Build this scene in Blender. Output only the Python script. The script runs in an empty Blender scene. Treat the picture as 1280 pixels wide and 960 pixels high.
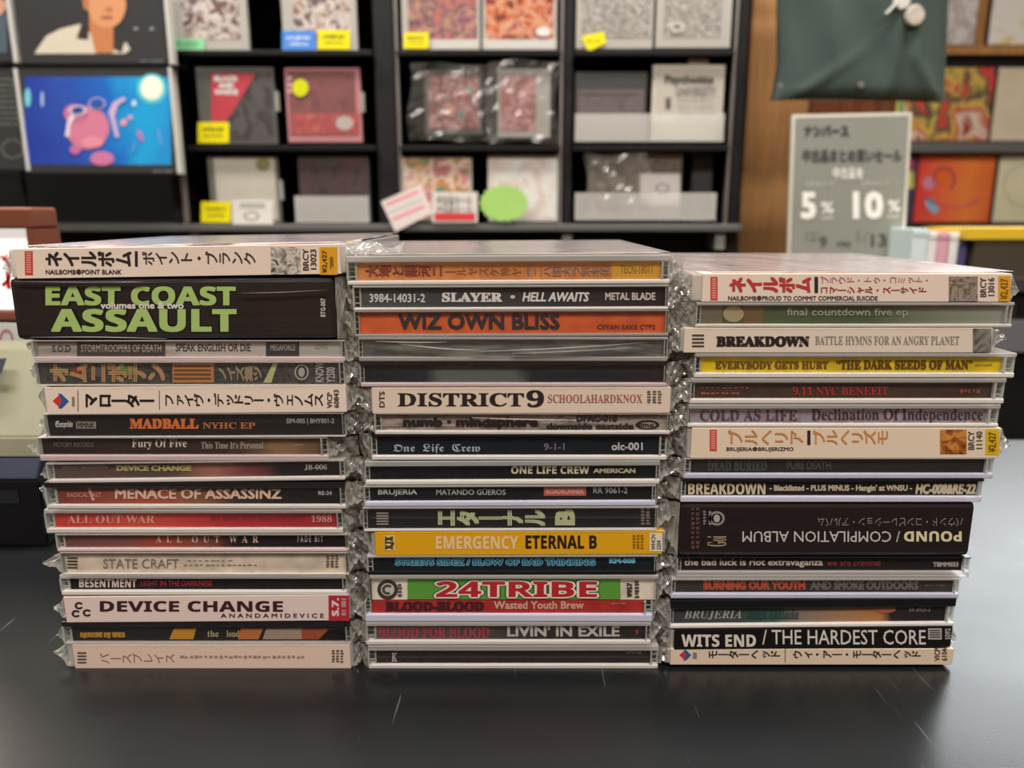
import bpy, bmesh, math, random
from mathutils import Vector, Matrix
R = random.Random(7)
sc = bpy.context.scene
col = sc.collection

# ---------------------------------------------------------------- camera
F = 960.0
PITCH = math.radians(12.5)
H = 0.1911                       # camera height above the counter top
D0 = 0.2965                      # distance of the stack fronts
cd_ = bpy.data.cameras.new('camera')
cd_.sensor_width = 36; cd_.lens = F * 36 / 1280
cd_.clip_start = 0.01; cd_.clip_end = 30
cd_.dof.use_dof = True; cd_.dof.focus_distance = 0.305; cd_.dof.aperture_fstop = 9.5
cam = bpy.data.objects.new('camera', cd_); col.objects.link(cam)
cam.location = (0, 0, H); cam.rotation_euler = (math.pi / 2 - PITCH, 0, 0)
sc.camera = cam
FW = Vector((0, math.cos(PITCH), -math.sin(PITCH))); UP = Vector((0, math.sin(PITCH), math.cos(PITCH)))
# ---------------------------------------------------------------- light
sc.view_settings.view_transform = 'Standard'; sc.view_settings.look = 'None'
sc.view_settings.gamma = 1; sc.view_settings.exposure = 0.16; sc.view_settings.use_curve_mapping = False
sc.cycles.max_bounces = 8; sc.cycles.transparent_max_bounces = 24
sc.cycles.caustics_reflective = False; sc.cycles.caustics_refractive = False
wd = bpy.data.worlds.new('world'); sc.world = wd; wd.use_nodes = True
wd.node_tree.nodes['Background'].inputs[0].default_value = (1, .95, .9, 1)
wd.node_tree.nodes['Background'].inputs[1].default_value = 0.05
CEIL = 2.0
def panel_light(x, y, sx, sy, power, color=(1, .93, .86)):
    l = bpy.data.lights.new('ceiling_or_added_light', 'AREA'); l.shape = 'RECTANGLE'; l.size = sx; l.size_y = sy
    l.energy = power; l.color = color
    o = bpy.data.objects.new('ceiling_or_added_light', l); col.objects.link(o); o.location = (x, y, CEIL - .03)
panel_light(-.9, -.75, 1.2, .5, 44)
panel_light(.9, -.75, 1.2, .5, 44)
panel_light(-.8, .72, 1.2, .3, 40)
panel_light(.8, .72, 1.2, .3, 40)
panel_light(2.9, 4.3, 2.2, 3.2, 175, (.93, .98, 1))
panel_light(-2.9, 4.3, 1.3, 3.0, 150, (1, .86, .74))  # added warm lamp, unseen, for the brownish glare at the counter's left

# ---------------------------------------------------------------- helpers
def P(u, v, Y):
    d = FW + Vector((1, 0, 0)) * ((u - 640) / F) + UP * ((480 - v) / F)
    return Vector((0, 0, H)) + d * (Y / d.y)
def lin(c):
    return c / 12.92 if c <= .04045 else ((c + .055) / 1.055) ** 2.4
def C(h):
    h = h.lstrip('#'); return tuple(lin(int(h[i:i + 2], 16) / 255) for i in (0, 2, 4)) + (1,)
MC = {}
def mat(color, rough=.5, spec=.4, metal=0, bump=0, bscale=200, var=0, vscale=30, coat=0, stretch=None):
    key = (color, rough, spec, metal, bump, bscale, var, vscale, coat, stretch)
    if key in MC: return MC[key]
    m = bpy.data.materials.new('surface'); m.use_nodes = True; nt = m.node_tree; b = nt.nodes['Principled BSDF']
    b.inputs['Base Color'].default_value = C(color); b.inputs['Roughness'].default_value = rough
    b.inputs['Specular IOR Level'].default_value = spec; b.inputs['Metallic'].default_value = metal
    b.inputs['Coat Weight'].default_value = coat; b.inputs['Coat Roughness'].default_value = .08
    if bump or var:
        tc = nt.nodes.new('ShaderNodeTexCoord'); mp = nt.nodes.new('ShaderNodeMapping')
        if stretch: mp.inputs['Scale'].default_value = stretch
        nt.links.new(tc.outputs['Object'], mp.inputs[0])
    if bump:
        n = nt.nodes.new('ShaderNodeTexNoise'); n.inputs['Scale'].default_value = bscale; n.inputs['Detail'].default_value = 4
        bp = nt.nodes.new('ShaderNodeBump'); bp.inputs['Strength'].default_value = bump; bp.inputs['Distance'].default_value = .002
        nt.links.new(mp.outputs[0], n.inputs['Vector']); nt.links.new(n.outputs[0], bp.inputs['Height']); nt.links.new(bp.outputs[0], b.inputs['Normal'])
    if var:
        n = nt.nodes.new('ShaderNodeTexNoise'); n.inputs['Scale'].default_value = vscale; n.inputs['Detail'].default_value = 5
        r = nt.nodes.new('ShaderNodeValToRGB'); c = C(color)
        r.color_ramp.elements[0].position = .3; r.color_ramp.elements[1].position = .7
        r.color_ramp.elements[0].color = tuple(x * (1 - var) for x in c[:3]) + (1,)
        r.color_ramp.elements[1].color = tuple(min(1, x * (1 + var)) for x in c[:3]) + (1,)
        nt.links.new(mp.outputs[0], n.inputs['Vector']); nt.links.new(n.outputs[0], r.inputs[0]); nt.links.new(r.outputs[0], b.inputs['Base Color'])
    MC[key] = m; return m
def art(cols, scale=60, seed=0, rough=.35, stretch=(1, 1, 1), detail=3, dist=.6, hard=False):
    """printed picture: several inks in an irregular pattern"""
    key = ('art', tuple(cols), scale, seed, rough, stretch, detail, hard)
    if key in MC: return MC[key]
    m = bpy.data.materials.new('printed_picture'); m.use_nodes = True; nt = m.node_tree; b = nt.nodes['Principled BSDF']
    b.inputs['Roughness'].default_value = rough
    tc = nt.nodes.new('ShaderNodeTexCoord'); mp = nt.nodes.new('ShaderNodeMapping'); mp.inputs['Scale'].default_value = stretch
    mp.inputs['Location'].default_value = (seed * 3.7, seed * 1.3, seed * 2.1)
    n = nt.nodes.new('ShaderNodeTexNoise'); n.inputs['Scale'].default_value = scale; n.inputs['Detail'].default_value = detail; n.inputs['Distortion'].default_value = dist
    r = nt.nodes.new('ShaderNodeValToRGB'); e = r.color_ramp.elements
    if hard: r.color_ramp.interpolation = 'CONSTANT'
    k = len(cols)
    pos = [.3 + .4 * i / max(1, k - 1) for i in range(k)]
    e[0].position = pos[0]; e[0].color = C(cols[0]); e[1].position = pos[-1]; e[1].color = C(cols[-1])
    for i in range(1, k - 1):
        q = e.new(pos[i]); q.color = C(cols[i])
    nt.links.new(tc.outputs['Object'], mp.inputs[0]); nt.links.new(mp.outputs[0], n.inputs['Vector']); nt.links.new(n.outputs[0], r.inputs[0])
    nt.links.new(r.outputs[0], b.inputs['Base Color']); MC[key] = m; return m
def grad(stops, x0, x1, rough=.4, axis=0, noise=.25, nscale=90):
    """printed ink gradient along a card; stops = [(pos,color)]"""
    m = bpy.data.materials.new('printed_gradient'); m.use_nodes = True; nt = m.node_tree; b = nt.nodes['Principled BSDF']
    b.inputs['Roughness'].default_value = rough; b.inputs['Specular IOR Level'].default_value = .12
    tc = nt.nodes.new('ShaderNodeTexCoord'); sp = nt.nodes.new('ShaderNodeSeparateXYZ'); mr = nt.nodes.new('ShaderNodeMapRange')
    mr.inputs[1].default_value = x0; mr.inputs[2].default_value = x1
    n = nt.nodes.new('ShaderNodeTexNoise'); n.inputs['Scale'].default_value = nscale; n.inputs['Detail'].default_value = 3
    ad = nt.nodes.new('ShaderNodeMath'); ad.operation = 'MULTIPLY_ADD'; ad.inputs[1].default_value = noise; 
    sb = nt.nodes.new('ShaderNodeMath'); sb.operation = 'SUBTRACT'; sb.inputs[1].default_value = noise * .5
    r = nt.nodes.new('ShaderNodeValToRGB'); e = r.color_ramp.elements
    e[0].position = stops[0][0]; e[0].color = C(stops[0][1]); e[1].position = stops[-1][0]; e[1].color = C(stops[-1][1])
    for p_, c_ in stops[1:-1]:
        q = e.new(p_); q.color = C(c_)
    L = nt.links.new
    L(tc.outputs['Object'], sp.inputs[0]); L(sp.outputs[axis], mr.inputs[0]); L(tc.outputs['Object'], n.inputs['Vector'])
    L(n.outputs[0], ad.inputs[0]); L(mr.outputs[0], ad.inputs[2]); L(ad.outputs[0], sb.inputs[0]); L(sb.outputs[0], r.inputs[0]); L(r.outputs[0], b.inputs['Base Color'])
    return m
def plastic(name, trans, haze, gloss_k, tint='#ffffff', hazecol='#e8e8e4', rough=.06, bump=0, bscale=(60, 8, 60), dist=.004):
    """clear polystyrene / cellophane: see-through with a glossy skin and a little milky haze"""
    m = bpy.data.materials.new(name); m.use_nodes = True; nt = m.node_tree
    for n in list(nt.nodes):
        if n.type != 'OUTPUT_MATERIAL': nt.nodes.remove(n)
    out = nt.nodes[0]; L = nt.links.new
    tr = nt.nodes.new('ShaderNodeBsdfTransparent'); tr.inputs[0].default_value = C(tint)
    df = nt.nodes.new('ShaderNodeBsdfDiffuse'); df.inputs[0].default_value = C(hazecol)
    gl = nt.nodes.new('ShaderNodeBsdfGlossy'); gl.inputs['Roughness'].default_value = rough
    a = nt.nodes.new('ShaderNodeMixShader'); a.inputs[0].default_value = haze
    L(tr.outputs[0], a.inputs[1]); L(df.outputs[0], a.inputs[2])
    fr = nt.nodes.new('ShaderNodeLayerWeight'); fr.inputs[0].default_value = .5
    pw = nt.nodes.new('ShaderNodeMath'); pw.operation = 'POWER'; pw.inputs[1].default_value = 4; L(fr.outputs['Facing'], pw.inputs[0])
    mu = nt.nodes.new('ShaderNodeMath'); mu.operation = 'MULTIPLY_ADD'; mu.inputs[1].default_value = gloss_k * .8; mu.inputs[2].default_value = trans + .04 * gloss_k; mu.use_clamp = True
    b = nt.nodes.new('ShaderNodeMixShader'); L(pw.outputs[0], mu.inputs[0]); L(mu.outputs[0], b.inputs[0]); L(a.outputs[0], b.inputs[1]); L(gl.outputs[0], b.inputs[2])
    if bump:
        tc = nt.nodes.new('ShaderNodeTexCoord'); mp = nt.nodes.new('ShaderNodeMapping'); mp.inputs['Scale'].default_value = bscale
        n = nt.nodes.new('ShaderNodeTexNoise'); n.inputs['Scale'].default_value = 1; n.inputs['Detail'].default_value = 2
        bp = nt.nodes.new('ShaderNodeBump'); bp.inputs['Strength'].default_value = bump; bp.inputs['Distance'].default_value = dist
        L(tc.outputs['Object'], mp.inputs[0]); L(mp.outputs[0], n.inputs['Vector']); L(n.outputs[0], bp.inputs['Height'])
        L(bp.outputs[0], gl.inputs['Normal']); L(bp.outputs[0], fr.inputs['Normal'])
    L(b.outputs[0], out.inputs[0]); return m
EDGE = plastic('clear_case_plastic', .06, .42, 1.2, hazecol='#ece8e2', rough=.12)  # whitish haze stands in for reflections inside the clear edge
EDGE_GLINT_B = plastic('clear_case_plastic', .08, .8, 1.2, hazecol='#e2e4fa', rough=.12)  # bluish edge highlight put into the haze colour
EDGE_GLINT_P = plastic('clear_case_plastic', .08, .75, 1.2, hazecol='#f2d8d8', rough=.12)  # pinkish edge highlight, likewise painted by the haze colour
END = plastic('clear_case_plastic', .05, .42, 1.5, hazecol='#e4e8e0', rough=.1)
PANE = plastic('clear_case_plastic', .0, .003, .3, rough=.1, bump=.25, bscale=(25, 25, 260), dist=.001)
TOPP = plastic('clear_case_plastic', .0, .012, .7, rough=.04)
CELLO = plastic('cellophane', .08, .28, 1.5, hazecol='#e6e6de', rough=.12, bump=.4, bscale=(150, 60, 150), dist=.003)
EDGE_GLINT = plastic('clear_case_plastic', .05, .8, 1.0, hazecol='#f4efe8', rough=.12)  # near-white haze paints the bright reflection along the lower case edge
FILM = plastic('cellophane', .012, .006, .6, hazecol='#e6e2dc', rough=.16, bump=.6, bscale=(40, 40, 420), dist=.0015)
TOP_FILM_GLARE = plastic('cellophane', .08, .34, 1.1, hazecol='#ecdcdc', rough=.22, bump=.5, bscale=(60, 30, 60), dist=.003)  # pinkish haze paints the grazing glare on the stack tops
ACRY = plastic('acrylic', .05, .3, 1.2, hazecol='#f4f6f0', rough=.1)

FOLD = plastic('cellophane', .05, .4, 1.2, hazecol='#b8b4a8', rough=.16, bump=.35, bscale=(110, 40, 30), dist=.004)
CREASE = plastic('cellophane', .15, .5, 1.2, hazecol='#e4e0d8', rough=.12)

def link(name, me, m, parent=None, loc=None):
    o = bpy.data.objects.new(name, me); col.objects.link(o)
    if m: me.materials.append(m)
    if parent: o.parent = parent
    if loc is not None: o.location = loc
    return o
def bm_box(bm, x0, x1, y0, y1, z0, z1, bev=0):
    vs = [bm.verts.new(p) for p in ((x0, y0, z0), (x1, y0, z0), (x1, y1, z0), (x0, y1, z0), (x0, y0, z1), (x1, y0, z1), (x1, y1, z1), (x0, y1, z1))]
    fs = [bm.faces.new([vs[i] for i in f]) for f in ((0, 3, 2, 1), (4, 5, 6, 7), (0, 1, 5, 4), (1, 2, 6, 5), (2, 3, 7, 6), (3, 0, 4, 7))]
    if bev:
        es = set(e for f in fs for e in f.edges)
        bmesh.ops.bevel(bm, geom=list(es), offset=bev, segments=2, profile=.5, affect='EDGES')
def done(name, bm, m, parent=None, loc=None):
    me = bpy.data.meshes.new(name); bm.to_mesh(me); bm.free(); return link(name, me, m, parent, loc)
def box(name, m, parent, x0, x1, y0, y1, z0, z1, bev=0, loc=None):
    bm = bmesh.new(); bm_box(bm, min(x0, x1), max(x0, x1), min(y0, y1), max(y0, y1), min(z0, z1), max(z0, z1), bev)
    return done(name, bm, m, parent, loc)
def thing(name, loc, label, cat, group=None, rot=(0, 0, 0)):
    o = bpy.data.objects.new(name, None); o.empty_display_size = .02; col.objects.link(o)
    o.location = loc; o.rotation_euler = rot; o['label'] = label; o['category'] = cat
    if group: o['group'] = group
    return o
def tag(o, label, cat, group=None):
    o['label'] = label; o['category'] = cat
    if group: o['group'] = group
    return o
def struct(o): o['kind'] = 'structure'; return o

# ---- flat print: lettering and ink shapes -----------------------------------
def conv(s, up, lo, dg=None):
    return ''.join(chr(up + ord(c) - 65) if 'A' <= c <= 'Z' else chr(lo + ord(c) - 97) if 'a' <= c <= 'z' else chr(dg + ord(c) - 48) if dg and c.isdigit() else c for c in s)
STY = {'B': lambda s: conv(s, 0x1D5D4, 0x1D5EE, 0x1D7EC), 'n': lambda s: s, 'b': lambda s: s, 's': lambda s: conv(s, 0x1D400, 0x1D41A, 0x1D7CE),
       'i': lambda s: conv(s, 0x1D468, 0x1D482, 0x1D7CE), 'bi': lambda s: s,
       'f': lambda s: conv(s, 0x1D56C, 0x1D586), 'm': lambda s: s}
JOBS = []
def text(parent, s, frame, box2, color, style='b', rot=0, off=0.0, layer=1, name='lettering', rough=.5):
    """frame(u,v,layer)->local point; box2=(u0,v0,u1,v1) corners of the printed words"""
    if rot == 'v': s = '\n'.join(s.replace('ー', '丨')); rot = 90
    s = STY[style](s)
    if style in ('b', 'bi'): off += .02
    if style == 'bi': name += '_slanted'
    JOBS.append((parent, s, frame, box2, color, rot, off, layer, name, rough))
def flush_text():
    tmp = []
    cache = {}
    for j in JOBS:
        key = j[1]
        if key not in cache:
            c = bpy.data.curves.new('t', 'FONT'); c.body = j[1]; c.resolution_u = 2; c.space_line = .95
            o = bpy.data.objects.new('t', c); col.objects.link(o); cache[key] = o; tmp.append(o)
    dg = bpy.context.evaluated_depsgraph_get(); dg.update()
    meshes = {k: bpy.data.meshes.new_from_object(o.evaluated_get(dg)) for k, o in cache.items()}
    for (parent, s, frame, (u0, v0, u1, v1), color, rot, off, layer, name, rough) in JOBS:
        src = meshes[s]
        shear = .22 if name.endswith('_slanted') else 0; name = name.replace('_slanted', '')
        vo = [(v.co.x + shear * v.co.y, v.co.y, 0) for v in src.vertices]; po = [tuple(p_.vertices) for p_ in src.polygons]
        # heavier strokes: the same outlines printed again a hair to each side
        sh_ = [(0, 0)] if off <= .002 else [(-off, -off), (off, -off), (-off, off), (off, off)] if off < .06 else [(0, 0)] + [(off * math.cos(k * math.pi / 4), off * math.sin(k * math.pi / 4)) for k in range(8)]
        n_ = len(vo); me = bpy.data.meshes.new(name)
        me.from_pydata([(x + a, y + b, 0) for a, b in sh_ for x, y, _ in vo], [], [tuple(i + k * n_ for i in p_) for k in range(len(sh_)) for p_ in po])
        a = math.radians(rot); ca, sa = math.cos(a), math.sin(a)
        pts = [(v.co.x * ca - v.co.y * sa, v.co.x * sa + v.co.y * ca) for v in me.vertices]
        if not pts: continue
        xs = [p[0] for p in pts]; ys = [p[1] for p in pts]
        ax, bx, ay, by = min(xs), max(xs), min(ys), max(ys)
        for k, (v, (x, y)) in enumerate(zip(me.vertices, pts)):
            tx = (x - ax) / max(1e-6, bx - ax); ty = (y - ay) / max(1e-6, by - ay)
            v.co = frame(u0 + (u1 - u0) * tx, v1 + (v0 - v1) * ty, layer + .12 * (k // n_))
        link(name, me, mat(color, rough, .3), parent)
    for o in tmp:
        c = o.data; bpy.data.objects.remove(o); bpy.data.curves.remove(c)
    for m in meshes.values(): bpy.data.meshes.remove(m)
def poly(parent, frame, pts, m, layer=1, name='printed_shape'):
    bm = bmesh.new(); bm.faces.new([bm.verts.new(frame(u, v, layer)) for u, v in pts]); 
    if isinstance(m, str): m = mat(m, .45, .3)
    return done(name, bm, m, parent)
def rect(parent, frame, u0, v0, u1, v1, m, layer=1, name='colour_band'):
    return poly(parent, frame, [(u0, v1), (u1, v1), (u1, v0), (u0, v0)], m, layer, name)
def ring(parent, frame, cu, cv, ru, rv, m, inner=0, layer=1, name='emblem', a0=0, a1=360, n=28):
    bm = bmesh.new()
    if inner == 0:
        bm.faces.new([bm.verts.new(frame(cu + ru * math.cos(2 * math.pi * i / n), cv - rv * math.sin(2 * math.pi * i / n), layer)) for i in range(n)])
    else:
        vs = []
        for i in range(n + 1):
            t = math.radians(a0 + (a1 - a0) * i / n)
            vs.append([bm.verts.new(frame(cu + ru * k * math.cos(t), cv - rv * k * math.sin(t), layer)) for k in (1, inner)])
        for i in range(n): bm.faces.new((vs[i][0], vs[i + 1][0], vs[i + 1][1], vs[i][1]))
    if isinstance(m, str): m = mat(m, .45, .3)
    return done(name, bm, m, parent)
def bars(parent, frame, u0, v0, u1, v1, n, color, layer=1, horiz=True, name='barcode', duty=.5):
    bm = bmesh.new()
    for i in range(n):
        a = i / n; b = (i + duty) / n
        if horiz: q = [(u0, v0 + (v1 - v0) * b), (u1, v0 + (v1 - v0) * b), (u1, v0 + (v1 - v0) * a), (u0, v0 + (v1 - v0) * a)]
        else: q = [(u0 + (u1 - u0) * a, v1), (u0 + (u1 - u0) * b, v1), (u0 + (u1 - u0) * b, v0), (u0 + (u1 - u0) * a, v0)]
        bm.faces.new([bm.verts.new(frame(x, y, layer)) for x, y in q])
    return done(name, bm, mat(color, .5, .3), parent)
def dashes(parent, frame, u0, v0, u1, v1, color, layer=2, n=9, name='small_print', seed=1):
    """print too small to read: a row of little strokes"""
    r = random.Random(seed); bm = bmesh.new(); w = (u1 - u0) / n
    for i in range(n):
        x0 = u0 + i * w + r.random() * w * .15; x1 = x0 + w * (.45 + .4 * r.random()); t = v0 + (v1 - v0) * r.random() * .3; b = v1 - (v1 - v0) * r.random() * .3
        bm.faces.new([bm.verts.new(frame(x, y, layer)) for x, y in ((x0, b), (x1, b), (x1, t), (x0, t))])
    return done(name, bm, mat(color, .5, .3), parent)
def vdashes(parent, frame, u0, v0, u1, v1, color, layer=2, rows=2, n=5, name='small_print', seed=1):
    r = random.Random(seed); bm = bmesh.new(); w = (u1 - u0) / rows; h = (v1 - v0) / n
    for k in range(rows):
        for i in range(n):
            x0 = u0 + k * w; x1 = x0 + w * (.55 + .2 * r.random()); t = v0 + i * h + h * .1; b = t + h * (.5 + .3 * r.random())
            bm.faces.new([bm.verts.new(frame(x, y, layer)) for x, y in ((x0, b), (x1, b), (x1, t), (x0, t))])
    return done(name, bm, mat(color, .5, .3), parent)

# ---- crumpled clear film ----------------------------------------------------
def flap(parent, x, sgn, z0, z1, y0, y1, L, seed, droop=0):
    """the crimped end of a clear sleeve, sticking out from the end of a case"""
    r = random.Random(seed); bm = bmesh.new(); NU, NV = 6, 9
    zc = (z0 + z1) / 2 + (r.random() - .5) * (z1 - z0) * .5 + droop
    ph = r.random() * 6
    rows = []
    for side in (1, -1):
        g = []
        for j in range(NV + 1):
            t = (j / NV) ** 1.6; y = y0 + (y1 - y0) * t; ln = L * (.75 + .35 * math.sin(ph + j * 1.9) + .15 * r.random()); rr = []
            for i in range(NU + 1):
                s = i / NU; zz = (z1 if side > 0 else z0); z = zz + (zc - zz) * (s ** .8)
                jit = (.0007 if 0 < i else 0) * (r.random() - .5) * 2 + .0005 * math.sin(i * 2.3 + j * 2.1 + ph) * (i > 0)
                rr.append(bm.verts.new((x + sgn * ln * s + (.0005 * (r.random() - .5) if i else 0), y + (.0015 * s * (r.random() - .3) if i else 0), z + jit)))
            g.append(rr)
        rows.append(g)
    for g in rows:
        for j in range(NV):
            for i in range(NU): bm.faces.new((g[j][i], g[j][i + 1], g[j + 1][i + 1], g[j + 1][i]))
    a, b = rows[0][0], rows[1][0]           # folded front end with a centre crease
    mid = [bm.verts.new(((a[i].co + b[i].co) / 2) + Vector((0, .0022 * (1 - i / NU) * (1 if i % 2 else .3), .0004 * (r.random() - .5)))) for i in range(NU + 1)]
    for i in range(NU):
        bm.faces.new((a[i], mid[i], mid[i + 1], a[i + 1])); bm.faces.new((mid[i], b[i], b[i + 1], mid[i + 1]))
    return done('sleeve_end', bm, CELLO, parent)
def sheet(parent, fn, nu, nv, seed, amp=.0008, ridge=(9, 4), m=None, name='sleeve_fold'):
    r = random.Random(seed); bm = bmesh.new(); g = []
    for j in range(nv + 1):
        rr = []
        for i in range(nu + 1):
            p = fn(i / nu, j / nv); k = math.sin(ridge[0] * i / nu * 6.28 + ridge[1] * j / nv * 6.28 + seed)
            rr.append(bm.verts.new(p + Vector((0, -amp * abs(k) + amp * .6 * (r.random() - .5), amp * .3 * (r.random() - .5)))))
        g.append(rr)
    for j in range(nv):
        for i in range(nu): bm.faces.new((g[j][i], g[j][i + 1], g[j + 1][i + 1], g[j + 1][i]))
    return done(name, bm, m or CELLO, parent)

# ================================================================ SETTING
def plainbox(name, m, a, b, bev=0):
    return box(name, m, None, a[0], b[0], a[1], b[1], a[2], b[2], bev)
struct(plainbox('floor', mat('#4a4640', .5, .3, var=.2, vscale=3), (-3.6, -2.6, -.92), (5.6, 7.2, -.88)))
struct(plainbox('ceiling', mat('#d8d4cc', .8, .2, bump=.2, bscale=40), (-3.6, -2.6, CEIL), (5.6, 7.2, CEIL + .05)))
struct(plainbox('wall_left', mat('#8a7868', .8, .2, var=.15, vscale=2), (-3.65, -2.6, -.9), (-3.6, 7.2, CEIL)))
struct(plainbox('wall_right', mat('#9a9288', .8, .2, var=.15, vscale=2), (5.6, -2.6, -.9), (5.65, 7.2, CEIL)))
struct(plainbox('wall_back', mat('#8a8078', .8, .2, var=.15, vscale=2), (-3.6, 7.2, -.9), (5.6, 7.25, CEIL)))
struct(plainbox('wall_front', mat('#8c6a4c', .8, .2, var=.5, vscale=2.2), (-3.6, -2.65, -.9), (5.6, -2.6, CEIL)))

# counter with its scratched dark laminate top
def counter_material():
    m = bpy.data.materials.new('scratched_laminate'); m.use_nodes = True; nt = m.node_tree; b = nt.nodes['Principled BSDF']; L = nt.links.new
    tc = nt.nodes.new('ShaderNodeTexCoord')
    n = nt.nodes.new('ShaderNodeTexNoise'); n.inputs['Scale'].default_value = 6; n.inputs['Detail'].default_value = 5
    r = nt.nodes.new('ShaderNodeValToRGB'); r.color_ramp.elements[0].color = C('#0e1013'); r.color_ramp.elements[1].color = C('#171b1d')
    L(tc.outputs['Object'], n.inputs['Vector']); L(n.outputs[0], r.inputs[0])
    prev = r.outputs[0]; hs = None
    for k, (ang, sx, sy) in enumerate(((.5, 420, 16), (-.35, 520, 22), (.12, 620, 18))):
        mp = nt.nodes.new('ShaderNodeMapping'); mp.inputs['Rotation'].default_value = (0, 0, ang); mp.inputs['Scale'].default_value = (sx, sy, 1); mp.inputs['Location'].default_value = (k * 3.1, k, 0)
        s = nt.nodes.new('ShaderNodeTexNoise'); s.inputs['Scale'].default_value = 1; s.inputs['Detail'].default_value = 1
        q = nt.nodes.new('ShaderNodeValToRGB'); q.color_ramp.elements[0].position = .76; q.color_ramp.elements[1].position = .8
        L(tc.outputs['Object'], mp.inputs[0]); L(mp.outputs[0], s.inputs['Vector']); L(s.outputs[0], q.inputs[0])
        mx = nt.nodes.new('ShaderNodeMix'); mx.data_type = 'RGBA'
        fm = nt.nodes.new('ShaderNodeMath'); fm.operation = 'MULTIPLY'; fm.inputs[1].default_value = .4; L(q.outputs[0], fm.inputs[0])
        L(fm.outputs[0], mx.inputs[0]); L(prev, mx.inputs[6]); mx.inputs[7].default_value = C('#7c8486'); prev = mx.outputs[2]
    L(prev, b.inputs['Base Color'])
    n2 = nt.nodes.new('ShaderNodeTexNoise'); n2.inputs['Scale'].default_value = 14; n2.inputs['Detail'].default_value = 6
    mr = nt.nodes.new('ShaderNodeMapRange'); mr.inputs[3].default_value = .24; mr.inputs[4].default_value = .36
    L(tc.outputs['Object'], n2.inputs['Vector']); L(n2.outputs[0], mr.inputs[0]); L(mr.outputs[0], b.inputs['Roughness'])
    n3 = nt.nodes.new('ShaderNodeTexNoise'); n3.inputs['Scale'].default_value = 900; n3.inputs['Detail'].default_value = 2
    bp = nt.nodes.new('ShaderNodeBump'); bp.inputs['Strength'].default_value = .03; bp.inputs['Distance'].default_value = .001
    L(tc.outputs['Object'], n3.inputs['Vector']); L(n3.outputs[0], bp.inputs['Height']); L(bp.outputs[0], b.inputs['Normal'])
    b.inputs['Specular IOR Level'].default_value = .6
    return m
ct = thing('shop_counter', (0, .2, -.88), 'wide dark scratched laminate shop counter under the three stacks', 'counter')
o = box('countertop', counter_material(), ct, -1.4, 1.1, -.45, .44, .85, .88, .002)
box('counter_front', mat('#2a2826', .6), ct, -1.35, 1.05, -.4, .38, 0, .85)

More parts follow.
